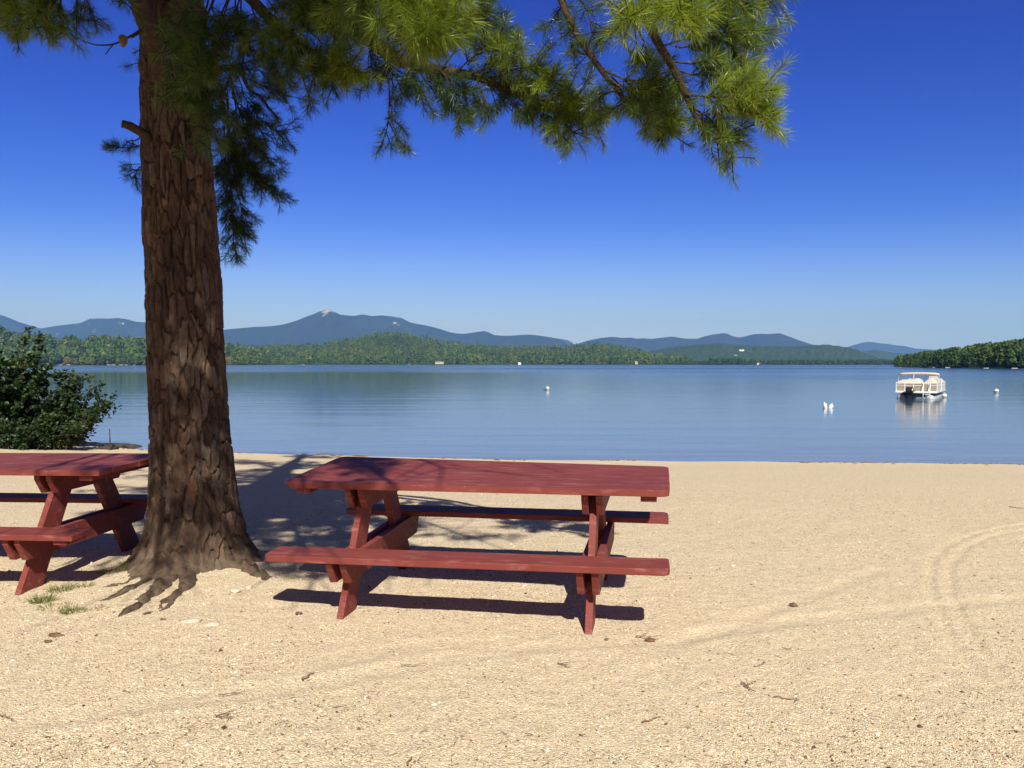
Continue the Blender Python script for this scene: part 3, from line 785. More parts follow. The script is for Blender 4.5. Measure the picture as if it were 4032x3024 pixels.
# ------------------------------------------------------------------ pontoon boat on its mooring
pb_head = R(-33)           # bow points away and to the right
p0 = on_lake(1977.5, 861.5)
boat = empty('pontoon_boat', (p0[0], p0[1], LAKE_Z), pb_head)
tag(boat, 'white and beige pontoon boat with folded canopy floating near the right shore', 'pontoon boat')
LB = 6.2; HB = 1.12        # local: +y to the bow, stern at y = 0
for sx in (-0.78, 0.78):
    mb = MB()
    prof = [(0.0, 0.0), (0.18, 0.02), (0.28, 0.22), (0.30, 0.5), (0.30, LB-1.0), (0.25, LB-0.5), (0.13, LB-0.1), (0.0, LB)]
    mb.lathe(prof, 18, (sx, 0.0, 0.0), Matrix.Rotation(R(-90), 3, 'X'))
    mb.build('pontoon', ALU, boat, True)
    for yy_ in (0.8, 2.4, 4.0): MB().box((sx, yy_, 0.31), (0.14, 0.10, 0.10)).build('bracket', ALU, boat)
MB().box((0, LB/2-0.15, 0.395), (2.26, LB-0.5, 0.09)).build('deck', WHITE, boat, bevel=0.01)
MB().box((0, LB/2-0.15, 0.335), (2.30, LB-0.46, 0.025)).build('rub_rail', DARKBLUE, boat)
FZ0, FZ1 = 0.445, 0.965
def fence(name, x0, y0, x1, y1, posts):
    L = math.hypot(x1-x0, y1-y0); ang = math.atan2(y1-y0, x1-x0); M = Matrix.Rotation(ang, 3, 'Z')
    c = ((x0+x1)/2, (y0+y1)/2)
    pnl = MB().box((*c, (FZ0+FZ1)/2), (L-0.02, 0.02, FZ1-FZ0-0.06), M).build(name, BEIGE, boat)
    rl = MB()
    for z in (FZ0, FZ1-0.16, FZ1): rl.box((*c, z), (L, 0.045, 0.035), M)
    for q in range(posts):
        t = q/(posts-1); rl.box((x0+(x1-x0)*t, y0+(y1-y0)*t, (FZ0+FZ1)/2-0.002), (0.04, 0.05, FZ1-FZ0-0.01), M)
    rl.build('rail', WHITE, pnl)
fence('fence_panel', -HB, 0.42, 0.32, 0.42, 4)
fence('fence_panel', 0.66, 0.42, HB, 0.42, 2)
fence('fence_panel', -HB, 0.47, -HB, LB-0.9, 7)
fence('fence_panel', HB, 0.47, HB, 2.4, 4)
fence('fence_panel', HB, 3.1, HB, LB-0.9, 5)
fence('fence_panel', -HB, LB-0.85, -0.35, LB-0.85, 3)
fence('fence_panel', 0.35, LB-0.85, HB, LB-0.85, 3)
gate = MB(); gate.box((0.49, 0.42, 0.70), (0.30, 0.018, 0.40)); gate.build('gate', BEIGE, boat)
ld = MB()
for sx in (0.40, 0.76): ld.tube([(sx, 0.40, 0.95), (sx, 0.30, 0.93), (sx, 0.10, 0.40), (sx, 0.06, -0.05)], 0.024, 8)
for z in (0.05, 0.28): ld.tube([(0.40, 0.08+z*0.05, z), (0.76, 0.08+z*0.05, z)], 0.018, 6)
ld.build('boarding_ladder', WHITE, boat, True)
def cover(name, x0, x1, y0, y1, z0, z1, ridge_x=0.5, taper=0.35, seed=1):
    n = 18; u, v = np.meshgrid(np.linspace(0, 1, n), np.linspace(0, 1, n))
    e = np.clip(np.minimum(np.minimum(u, 1-u)/taper, np.minimum(v, 1-v)/0.22), 0, 1)
    h = np.sin(e*np.pi/2)**0.8*(1-0.45*np.abs(u-ridge_x)/max(ridge_x, 1-ridge_x))
    z = z0+(z1-z0)*h+0.025*vnoise(u*5, v*5, None, seed)
    V = np.stack([x0+(x1-x0)*u, y0+(y1-y0)*v, z], -1).reshape(-1, 3)
    i = np.arange(n-1)[:, None]*n; j = np.arange(n-1)[None, :]
    return MB().add(V, None, np.stack([i+j, i+j+1, i+n+j+1, i+n+j], -1).reshape(-1, 4)).build(name, CREAM, boat, True)
cover('seat_cover', -1.16, 0.30, 0.38, 1.9, 0.90, 1.25, 0.88, 0.22, 3)
cover('seat_cover', 0.30, 1.14, 1.0, 2.1, 0.90, 1.29, 0.50, 0.45, 4)
cover('seat_cover', -1.14, -0.35, 3.3, 5.2, 0.90, 1.16, 0.5, 0.3, 5)
cover('seat_cover', 0.42, 1.16, 3.2, 5.25, 0.90, 1.22, 0.5, 0.3, 6)
mb = MB(); mb.box((0.72, 2.55, 0.84), (0.55, 0.4, 0.78)); mb.box((0.72, 2.45, 1.24), (0.5, 0.05, 0.22)); mb.build('helm_console', CREAM, boat, bevel=0.03)
cn = MB(); cn.tube([(-1.16, 1.7, 1.46), (-0.9, 1.68, 1.49), (-0.3, 1.66, 1.515), (0.3, 1.66, 1.515), (0.9, 1.68, 1.49), (1.12, 1.7, 1.45)], [0.06, 0.075, 0.08, 0.08, 0.08, 0.065], 12)
cn.build('folded_canopy', CREAM, boat, True)
cf = MB()
for sx in (-1.12, 1.12):
    cf.tube([(sx, 2.3, 0.98), (sx, 1.7, 1.46)], 0.016, 6); cf.tube([(sx*0.99, 1.0, 0.98), (sx*0.99, 1.68, 1.45)], 0.016, 6)
cf.tube([(-0.28, 1.3, 1.2), (-0.28, 1.62, 1.5)], 0.03, 6)
cf.build('canopy_frame', ALU, boat, True)
ob = MB()
ob.prism([(-0.46, 0.50), (-0.10, 0.50), (-0.06, 0.62), (-0.10, 0.86), (-0.22, 0.92), (-0.42, 0.88), (-0.50, 0.70)], -0.21, -0.21+0.42, 'x')
om = ob.build('outboard_motor', BLACK, boat, bevel=0.05); om.location = (-0.30, 0.05, -0.20)
lg = MB().prism([(-0.38, 0.49), (-0.14, 0.49), (-0.16, -0.35), (-0.34, -0.35)], -0.10, 0.10, 'x').build('lower_unit', BLACK, om, bevel=0.02)
MB().box((-0.30, 0.28, 0.35), (0.5, 0.35, 0.30)).build('motor_mount', BLACK, boat, bevel=0.02)
MB().box((0.0, 0.3, 0.20), (1.0, 0.3, 0.2)).build('splash_guard', BLACK, boat)

# ------------------------------------------------------------------ buoys
def ball_profile(r, squash=1.0, n=12): return [(r*math.sin(math.pi*k/n), -r*math.cos(math.pi*k/n)*squash) for k in range(n+1)]
def buoy(vx, vy, r, label, stick=False):
    p = on_lake(vx, vy); e = empty('buoy', (p[0], p[1], LAKE_Z)); tag(e, label, 'buoy', 'mooring buoys on the lake')
    MB().lathe(ball_profile(r), 20, (0, 0, r*0.72)).build('float', WHITE, e, True)
    MB().lathe([(r*1.02, -0.12*r), (r*1.035, 0), (r*1.02, 0.12*r)], 20, (0, 0, r*0.72)).build('band', DARKBLUE, e, True)
    ey = MB(); ey.tube([(0.05*math.cos(t)+0, 0, r*1.72+0.05*math.sin(t)) for t in np.linspace(0, 2*np.pi, 13)], 0.012, 6); ey.build('mooring_eye', ALU, e, True)
    if stick:
        MB().tube([(-0.02, -0.1, 0.09), (-r*2.2, -0.15, 0.045)], [0.03, 0.022], 8).build('pick_up_stick', BLACK, e, True)
buoy(1183, 842.5, 0.16, 'round white buoy alone in the middle of the lake with a dark stick', True)
buoy(2040, 859, 0.15, 'round white buoy close off the bow of the pontoon boat')
buoy(2152.5, 848.5, 0.16, 'small round white buoy alone at the right edge beyond the pontoon boat')
def jug(vx, vy, tilt, h, label):
    p = on_lake(vx, vy); e = empty('float_jug', (p[0], p[1], LAKE_Z-0.03)); e.rotation_euler = (R(8), tilt, 0); tag(e, label, 'float', 'white float jugs on the lake')
    MB().lathe([(0, -0.06), (0.070, -0.06), (0.085, 0), (0.088, h*0.55), (0.07, h*0.75), (0.035, h*0.9), (0.03, h)], 16).build('body', WHITE, e, True)
    MB().lathe([(0.034, h*0.97), (0.036, h*1.08), (0, h*1.08)], 12).build('cap', WHITE, e, True)
    MB().tube([(0.05, 0, h*0.8), (0.10, 0, h*0.72), (0.10, 0, h*0.5), (0.075, 0, h*0.42)], 0.014, 8).build('handle', WHITE, e, True)
jug(1783.5, 881.5, R(-17), 0.30, 'left and larger of two white float jugs, tilted to the left')
jug(1793.0, 881.8, R(17), 0.25, 'right and smaller of two white float jugs, tilted to the right')
# ------------------------------------------------------------------ picnic tables
def board_outline(x0, x1, y0, y1, r=(0, 0, 0, 0)):
    """corner radii: (x0,y0) (x1,y0) (x1,y1) (x0,y1)"""
    out = []
    for (cx, cy_, a0, rr, sx, sy) in ((x0, y0, 180, r[0], 1, 1), (x1, y0, 270, r[1], -1, 1), (x1, y1, 0, r[2], -1, -1), (x0, y1, 90, r[3], 1, -1)):
        if rr == 0: out.append((cx, cy_)); continue
        for k in range(6):
            a = R(a0+90*k/5); out.append((cx+sx*rr+rr*math.cos(a), cy_+sy*rr+rr*math.sin(a)))
    return out
def picnic_table(loc, rz, tilt, label, rounded, seat_cleat):
    e = empty('picnic_table', loc, rz); e.rotation_euler = (tilt[1], -tilt[0], rz)
    tag(e, label, 'picnic table', 'picnic tables on the beach')
    L, W, T, TOP, SZ = 2.21, 0.857, 0.036, 0.75, 0.402
    s1, s2 = 0.487, 0.702
    c = 0.055 if rounded else 0.006
    # table top: six boards with narrow gaps
    tb = MB(); n = 6; bw = W/n; rr = np.random.default_rng(3 if rounded else 4)
    for k in range(n):
        a, b = -W/2+k*bw+(0.0008 if k else 0), -W/2+(k+1)*bw-(0.0008 if k < n-1 else 0)
        dx = rr.uniform(-0.004, 0.004, 2) if 0 < k < n-1 else (0, 0)
        rad = (c, c, 0, 0) if k == 0 else ((0, 0, c, c) if k == n-1 else (0.004,)*4)
        tb.prism(board_outline(-L/2+dx[0], L/2+dx[1], a, b, rad), TOP-T, TOP+rr.uniform(-0.0002, 0.0002))
    tb.build('tabletop', PAINT, e, bevel=0.0015)
    for s in (-1, 1):
        sb = MB(); m = (s1+s2)/2; hw = 0.0008
        lo, hi = (-s2, -s1) if s < 0 else (s1, s2); mid = (lo+hi)/2
        cc = 0.045 if rounded else 0.006
        sb.prism(board_outline(-L/2, L/2, lo, mid-hw, (cc, cc, 0, 0) if s < 0 else (0.02, 0.01, 0.003, 0.003)), SZ-T, SZ)
        sb.prism(board_outline(-L/2+0.003, L/2-0.003, mid+hw, hi, (0.003, 0.003, 0.02, 0.01) if s < 0 else (0, 0, cc, cc)), SZ-T, SZ-0.001)
        st_ = sb.build('bench_seat', PAINT, e, bevel=0.004)
        if seat_cleat and s < 0:
            MB().box((L/2-0.09, -(s1+s2)/2+0.005, SZ-T-0.0145), (0.085, s2-s1-0.03, 0.025)).build('cleat', PAINT, st_, bevel=0.003)
    for sx in (-1, 1):
        X = sx*0.688; h = 0.019
        for s in (-1, 1):
            pts = [(-0.632, -0.04), (-0.632, 0.022), (-0.235, TOP-T-0.002), (-0.062, TOP-T-0.002), (-0.452, -0.005), (-0.470, -0.04)]
            pts = [(y*-s, z) for y, z in pts]
            MB().prism(pts, X-h, X+h, 'x').build('leg', PAINT, e, bevel=0.003)
        for q in (-1, 1):
            x0, x1 = (X+h+0.002, X+3*h+0.002) if q > 0 else (X-3*h-0.002, X-h-0.002)
            z1 = TOP-T-0.002; z0 = z1-0.125
            MB().prism([(-0.385, z1), (-0.385, z1-0.03), (-0.325, z0), (0.325, z0), (0.385, z1-0.03), (0.385, z1)], x0, x1, 'x').build('top_rail', PAINT, e, bevel=0.003)
            z1 = SZ-T-0.002; z0 = z1-0.138
            MB().prism([(-0.672, z1), (-0.672, z1-0.03), (-0.612, z0), (0.612, z0), (0.672, z1-0.03), (0.672, z1)], x0, x1, 'x').build('seat_rail', PAINT, e, bevel=0.003)
        MB().prism([(-0.40, TOP-T-0.002), (-0.40, TOP-T-0.034), (0.40, TOP-T-0.034), (0.40, TOP-T-0.002)], sx*(L/2-0.110)-0.043, sx*(L/2-0.110)+0.043, 'x').build('end_cleat', PAINT, e, bevel=0.003)
        MB().tube([(X-0.065, 0.505*1, 0.30), (X+0.065, 0.505*1, 0.30)], 0.010, 8).build('bolt', DEAD, e)
    # boards warp with age: the far left corner of the top has lifted, the near bench sags to the left
    if rounded:
        for ch in e.children:
            if ch.name.split('.')[0] in ('tabletop', 'end_cleat'):
                for v in ch.data.vertices: v.co.z += 0.030*max(0, 0.5-v.co.x/L)*max(0, 0.5+v.co.y/W)
            elif ch.name.split('.')[0] == 'bench_seat' and ch.data.vertices[0].co.y < 0:
                for v in ch.data.vertices: v.co.z -= 0.018*max(0, 0.3-v.co.x/L)
    return e
picnic_table((-0.161, 4.911, 0.0), -0.187, (0.0055, 0.0252), 'red painted picnic table with rounded corners standing right of the pine trunk', True, False)
picnic_table((-3.609, 5.571, 0.0), -0.125, (0.0107, 0.0129), 'red painted picnic table cut off by the left edge, partly behind the pine trunk', False, True)

# ------------------------------------------------------------------ the big pine
TX, TY = -2.26, 5.65
pine = empty('pine_tree', (0, 0, 0)); pine.location = (TX, TY, 0)
tag(pine, 'big old pine with thick plated bark and long branches beside the picnic tables', 'tree')
def loc_(P): return np.asarray(P, float) - np.array([TX, TY, 0])
# trunk
nT, nZ = 360, 900
zz = np.concatenate([np.linspace(-0.12, 3.6, 720), np.linspace(3.6, 12, 180)[1:]]); nZ = len(zz)
th = np.linspace(0, 2*np.pi, nT, endpoint=False)
TH, ZZ = np.meshgrid(th, zz)
r0 = np.interp(ZZ, [-0.2, 0.24, 0.40, 0.725, 1.05, 1.376, 2.02, 2.67, 3.4, 6, 12], [0.305, 0.293, 0.278, 0.260, 0.247, 0.240, 0.236, 0.222, 0.210, 0.17, 0.06])
cx = np.interp(ZZ, [0, 0.40, 0.725, 1.376, 2.02, 2.67, 3.4, 12], [0.03, 0.025, 0.011, -0.022, -0.04, -0.069, -0.09, -0.3])
# directions of the buttress roots (angle from +x) and how strong each is
ROOTS = [(-2.02, 1.0, 0.30), (-1.66, 1.1, 0.26), (-1.25, 0.95, 0.30), (-2.55, 0.75, 0.28), (-0.72, 0.55, 0.33), (-0.12, 0.95, 0.34), (0.8, 0.6, 0.4), (1.7, 0.7, 0.4), (2.6, 0.7, 0.4), (3.14, 0.5, 0.3)]
lobe = 0*TH
for a, s, w in ROOTS:
    d = np.angle(np.exp(1j*(TH-a))); lobe += s*np.exp(-(d/w)**2)
zc = np.clip(ZZ, -0.12, None)
flare = (0.07+0.17*lobe)*np.exp(-np.clip(zc, 0, None)/0.105) + (0.02+0.050*lobe)*np.exp(-np.clip(zc, 0, None)/0.30)
rr_ = r0+flare
# bark plates: stretched cells, wrapped round the trunk
ncell = 27; wu = TH/(2*np.pi)*ncell
cT, sT = np.cos(TH), np.sin(TH)
wx_ = wu + 0.40*fbm(cT*2.8, sT*2.8, ZZ*3.2, 61, 4); wz_ = ZZ/0.21 + 0.6*fbm(cT*4, sT*4, ZZ*3.5, 62, 4)
F1, F2, ID = worley(wx_, wz_, 5, ncell)
gap = F2-F1
plate = sstep(0.03, 0.24, gap+0.06*fbm(cT*14, sT*14, ZZ*12, 63, 2))
nc2 = 70
G1, G2, ID2 = worley(TH/(2*np.pi)*nc2+0.5*fbm(cT*7, sT*7, ZZ*8, 64, 3), ZZ/0.085+0.6*fbm(cT*9, sT*9, ZZ*9, 65, 3), 15, nc2)
flake = sstep(0.0, 0.16, G2-G1)
fur = np.abs(fbm(cT*4.2, sT*4.2, ZZ*1.15, 68, 3)); fur = sstep(0.0, 0.11, fur)          # long furrows running up the trunk
amp = np.interp(ZZ, [-0.1, 0.1, 0.5, 3, 12], [0.9, 1.0, 1.0, 1.0, 0.5])
disp = amp*(0.026*plate*(0.8+0.4*ID) + 0.006*flake*(0.3+ID2) + 0.005*fur + 0.005*fbm(cT*8, sT*8, ZZ*7, 66, 5)) - 0.022
low_n = sstep(0.45, 0.0, ZZ)*0.030*fbm(np.cos(TH)*7, np.sin(TH)*7, ZZ*14, 67, 4)
rad = rr_+disp+low_n
V = np.stack([cx+rad*np.cos(TH), rad*np.sin(TH), ZZ], -1).reshape(-1, 3)
i = np.arange(nZ-1)[:, None]*nT; j = np.arange(nT)[None, :]; k = (j+1) % nT
trunk = mesh_np('trunk', V, [np.stack([i+j, i+k, i+nT+k, i+nT+j], -1).reshape(-1, 4)], BARK, pine, True,
                {'plate': np.clip(0.65*ID+0.35*ID2, 0, 1).ravel(), 'relief': (plate*0.62+flake*0.18+fur*0.20).ravel(), 'dusty': (sstep(0.38, 0.0, ZZ)*0.8).ravel()})
# surface roots running out into the sand
def root(path, r_start, flat, seed):
    P = np.array(path, float); t = np.linspace(0, 1, len(P)); tt = np.linspace(0, 1, 44)
    P = np.stack([np.interp(tt, t, P[:, q]) for q in range(2)], -1)
    P = P+np.stack([0.045*vnoise(tt*4+seed, tt*0, None, seed+q) for q in range(2)], -1)*tt[:, None]
    for _ in range(6): P[1:-1] = (P[:-2]+2*P[1:-1]+P[2:])/4
    g = ground_z(P[:, 0], P[:, 1]); r = r_start*(1-tt)**0.7*0.82+0.007
    top = (0.44-0.20*tt)*r*flat + 0.006*fbm(tt*9+seed, tt*0, None, seed, 2) + 0.002
    z = g+top-r*flat
    nS = 26; a = np.linspace(0, 2*np.pi, nS, endpoint=False); T2 = np.gradient(P, axis=0); T2 /= np.linalg.norm(T2, axis=1)[:, None]
    N2 = np.stack([-T2[:, 1], T2[:, 0]], -1)
    AA, TT = np.meshgrid(a, tt)
    bump_ = 1+0.38*fbm(np.cos(AA)*2+seed, np.sin(AA)*2, TT*11, seed, 5)+0.14*np.sin(AA*4+TT*5+seed)
    rad_ = r[:, None]*bump_
    X = P[:, 0][:, None]+N2[:, 0][:, None]*np.cos(AA)*rad_; Y = P[:, 1][:, None]+N2[:, 1][:, None]*np.cos(AA)*rad_
    Zr = z[:, None]+np.sin(AA)*rad_*flat
    V = loc_(np.stack([X, Y, Zr], -1).reshape(-1, 3))
    i = np.arange(43)[:, None]*nS; j = np.arange(nS)[None, :]; k = (j+1) % nS
    F1, F2, ID = worley(AA*3/np.pi*2, TT*14, seed)
    return mesh_np('root', V, [np.stack([i+j, i+nS+j, i+nS+k, i+k], -1).reshape(-1, 4)], BARK, pine, True,
                   {'plate': ID.ravel(), 'relief': (0.35+0.65*sstep(0.02, 0.25, F2-F1)).ravel(), 'dusty': np.full(AA.size, 0.75)})
for pts, r_, fl in (([(352, 1255), (318, 1290), (292, 1312), (262, 1337)], 0.125, 0.8), ([(400, 1265), (372, 1297), (345, 1315), (318, 1333)], 0.095, 0.8),
                    ([(330, 1245), (290, 1270), (245, 1290), (203, 1302)], 0.10, 0.7), ([(320, 1240), (275, 1258), (240, 1264)], 0.085, 0.7),
                    ([(530, 1225), (560, 1242), (585, 1254)], 0.13, 0.9)):
    g = [on_ground(*p)[:2] for p in pts]
    s0 = np.array([TX, TY]) + (g[0]-np.array([TX, TY]))*0.45
    root([s0]+g, r_, fl, int(r_*1000))

# --- branches and needles
class Needles:
    def __init__(s): s.P = []; s.D = []; s.L = []; s.tone = []
    def tuft(s, p, d, L, tone): s.P.append(p); s.D.append(d); s.L.append(L); s.tone.append(tone)
    def build(s, parent, n=70, width=0.0021, seed=1, shoot=0.085):
        rg = np.random.default_rng(seed)
        P = np.repeat(np.array(s.P), n, 0); D = np.array(s.D); D = D/np.linalg.norm(D, axis=1)[:, None]; D = np.repeat(D, n, 0)
        L = np.repeat(np.array(s.L), n); tone = np.repeat(np.array(s.tone), n); M = len(P)
        u = rg.uniform(0, 1, M)**0.9                    # how far back along the shoot
        al = R(12)+R(64)*(0.2+0.8*np.minimum(u*1.5, 1))*rg.uniform(0.55, 1.15, M)
        ref = np.where(np.abs(D[:, 2:3]) < 0.9, np.array([[0, 0, 1.0]]), np.array([[1.0, 0, 0]]))
        A = np.cross(D, ref); A /= np.linalg.norm(A, axis=1)[:, None]; B = np.cross(D, A)
        ph = rg.uniform(0, 2*np.pi, M)[:, None]
        Pp = np.cos(ph)*A+np.sin(ph)*B
        N = np.cos(al)[:, None]*D+np.sin(al)[:, None]*Pp
        N[:, 2] -= 0.08; N /= np.linalg.norm(N, axis=1)[:, None]
        Lk = L*rg.uniform(0.75, 1.1, M)
        base = P-D*(u*shoot*(L/0.10))[:, None]
        W = np.cross(N, rg.normal(0, 1, (M, 3))); W /= np.linalg.norm(W, axis=1)[:, None]; W *= width/2
        sag = np.cross(W, N); sag /= np.linalg.norm(sag, axis=1)[:, None]
        mid = base+N*(Lk*0.55)[:, None]+sag*(Lk*0.03)[:, None]
        tip = base+N*Lk[:, None]-np.array([0, 0, 1.0])*(Lk*0.05)[:, None]
        V = np.stack([base-W*0.7, base+W*0.7, mid+W, mid-W, tip], 1).reshape(-1, 3)
        k = np.arange(M)[:, None]*5
        o = mesh_np('needles', loc_(V), [k+np.array([[3, 2, 4]]), k+np.array([[0, 1, 2, 3]])], NEEDLE, parent, False,
                    {'tone': np.repeat(np.clip(tone+rg.normal(0, 0.10, M), 0, 1), 5)})
        return o
def smooth_path(P, m=None):
    P = np.asarray(P, float); n = len(P)
    if n < 3: 
        t = np.linspace(0, 1, 8)[:, None]; return P[0]+(P[-1]-P[0])*t
    m = m or 8*(n-1)+1
    t = np.arange(n); tt = np.linspace(0, n-1, m)
    Q = np.stack([np.interp(tt, t, P[:, q]) for q in range(3)], -1)
    for _ in range(6): Q[1:-1] = (Q[:-2]+2*Q[1:-1]+Q[2:])/4
    return Q
RB = np.random.default_rng(77)
DENS = 1.6
def branchlet(wood_, nd, path, r0_, tone, L=0.085, step=0.055, start=0.25, shoots=1.6, slen=(0.045, 0.14), up=0.25, side=1.0):
    P = smooth_path(path); seg = np.linalg.norm(np.diff(P, axis=0), axis=1); s = np.concatenate([[0], np.cumsum(seg)]); tot = s[-1]
    P = P+np.stack([0.012*vnoise(s*9, s*0+RB.uniform(0, 99), None, q) for q in range(3)], -1)*np.minimum(1, s/0.1)[:, None]
    wood_.tube(P, np.linspace(r0_, 0.0026, len(P)), 6)
    T = np.gradient(P, axis=0); T /= np.linalg.norm(T, axis=1)[:, None]
    q = tot*start
    if shoots > 1.3: shoots = shoots*DENS; slen = (slen[0], slen[1]*1.2)
    while q < tot:
        for _ in range(int(shoots)+(RB.uniform() < shoots % 1)):
            k = min(len(P)-1, np.searchsorted(s, q)); d = RB.normal(0, 1, 3); d -= T[k]*(d@T[k]); d /= np.linalg.norm(d)
            d = d*side*RB.uniform(0.5, 1.1)+T[k]*RB.uniform(0.5, 1.1)+np.array([0, 0, up]); d /= np.linalg.norm(d)
            l = RB.uniform(*slen); e = P[k]+d*l; bend = np.array([0, 0, RB.uniform(-0.02, 0.03)])
            wood_.tube([P[k], P[k]+d*l*0.5+bend*0.5, e+bend], [0.0034, 0.0028, 0.0024], 4, False)
            dd = d+np.array([0, 0, 0.10]); nd.tuft(e+bend, dd, L*RB.uniform(0.8, 1.15), tone+RB.normal(0, 0.09))
        q += step*RB.uniform(0.6, 1.4)
    nd.tuft(P[-1], T[-1], L*RB.uniform(0.9, 1.2), tone+0.05)
def V3(pts, d0, d1=None):
    d1 = d0 if d1 is None else d1; n = len(pts)
    return [at(x, y, d0+(d1-d0)*k/max(1, n-1)) for k, (x, y) in enumerate(pts)]
def limb(main, r, subs, seed, n=60, parent_name='limb', L=0.076, tone=0.5, width=0.0022, from_trunk=None):
    wd = MB(); nd = Needles()
    P = smooth_path(main)
    P = P+np.stack([0.02*vnoise(np.linspace(0, 6, len(P)), np.zeros(len(P))+seed*7.3, None, 80+q) for q in range(3)], -1)
    wd.tube(P, np.interp(np.linspace(0, 1, len(P)), np.linspace(0, 1, len(r)), r), 12)
    if len(subs) > 8: branchlet(wd, nd, P[int(len(P)*0.55):], 0.004, tone*0.8, L=L*0.9, shoots=1.2, step=0.06, start=0.0, slen=(0.02, 0.06), side=1.6)
    for sb in subs:
        kw = dict(L=L, tone=tone); kw.update(sb[1] if len(sb) > 1 else {})
        branchlet(wd, nd, sb[0], kw.pop('r', 0.0055), kw.pop('tone'), **kw)
    wd.V = [loc_(v) for v in wd.V]
    o = wd.build(parent_name, LIMB, pine, True)
    if nd.P: nd.build(o, n, width, seed)
    return o
def T_(z, a, f=0.7):      # a point inside the trunk at height z towards angle a
    r = float(np.interp(z, [0, 2.6, 3.4, 6, 12], [0.32, 0.26, 0.25, 0.2, 0.08]))*f
    return np.array([TX-0.03*z+math.cos(a)*r, TY+math.sin(a)*r, z])

# right-hand limbs, hanging into the top right of the view
RD = 4.3
c_main = [T_(4.0, -0.3), (-1.3, 5.2, 4.15), (-0.4, 4.8, 3.95), at(1160, -120, 4.5)] + V3([(1205, -40), (1222, 10), (1250, 75), (1290, 130), (1335, 190), (1350, 232)], 4.45, RD)
limb(c_main, [0.085, 0.06, 0.045, 0.030, 0.024, 0.020, 0.018, 0.016, 0.012, 0.006], [
    (V3([(1305, 150), (1370, 190), (1415, 235), (1448, 270)], RD, 4.2), dict(shoots=3.2, step=0.05, tone=0.62)),
    (V3([(1320, 165), (1375, 215), (1405, 250), (1432, 275)], RD, 4.45), dict(shoots=3, step=0.05, tone=0.55)),
    (V3([(1330, 180), (1368, 235), (1388, 262), (1398, 292)], RD, 4.1), dict(shoots=1.2, tone=0.35)),
    (V3([(1350, 170), (1400, 180), (1440, 215)], RD, 4.3), dict(shoots=2.4, tone=0.55)),
    (V3([(1290, 130), (1262, 118), (1238, 112)], RD, 4.5), dict(shoots=1.5, tone=0.35)),
    (V3([(1250, 75), (1232, 70), (1212, 84)], RD, 4.5), dict(shoots=1.2, tone=0.35)),
    (V3([(1335, 195), (1305, 205), (1285, 222)], RD, 4.5), dict(shoots=1.6, tone=0.35)),
    (V3([(1345, 225), (1325, 232), (1310, 240)], RD, 4.4), dict(shoots=1.0, tone=0.35)),
    (V3([(1420, 235), (1434, 262), (1442, 285)], RD, 4.3), dict(shoots=2.2, tone=0.5)),
    (V3([(1222, 10), (1190, 40), (1180, 65)], 4.5, 4.6), dict(shoots=1.0, tone=0.3)),
    (V3([(1215, -20), (1260, 10), (1275, 60), (1300, 100)], 4.4, 4.3), dict(shoots=1.6, tone=0.4))], 3)
d_main = [T_(4.3, -0.45), (-1.2, 5.0, 4.5), (0.0, 4.5, 4.25), at(1330, -150, 4.2)] + V3([(1380, -50), (1409, 45), (1425, 101), (1452, 153), (1480, 205), (1496, 246), (1515, 295)], 4.15, 4.1)
br = dict(shoots=3.0, step=0.05, tone=0.82, up=0.35, L=0.084)
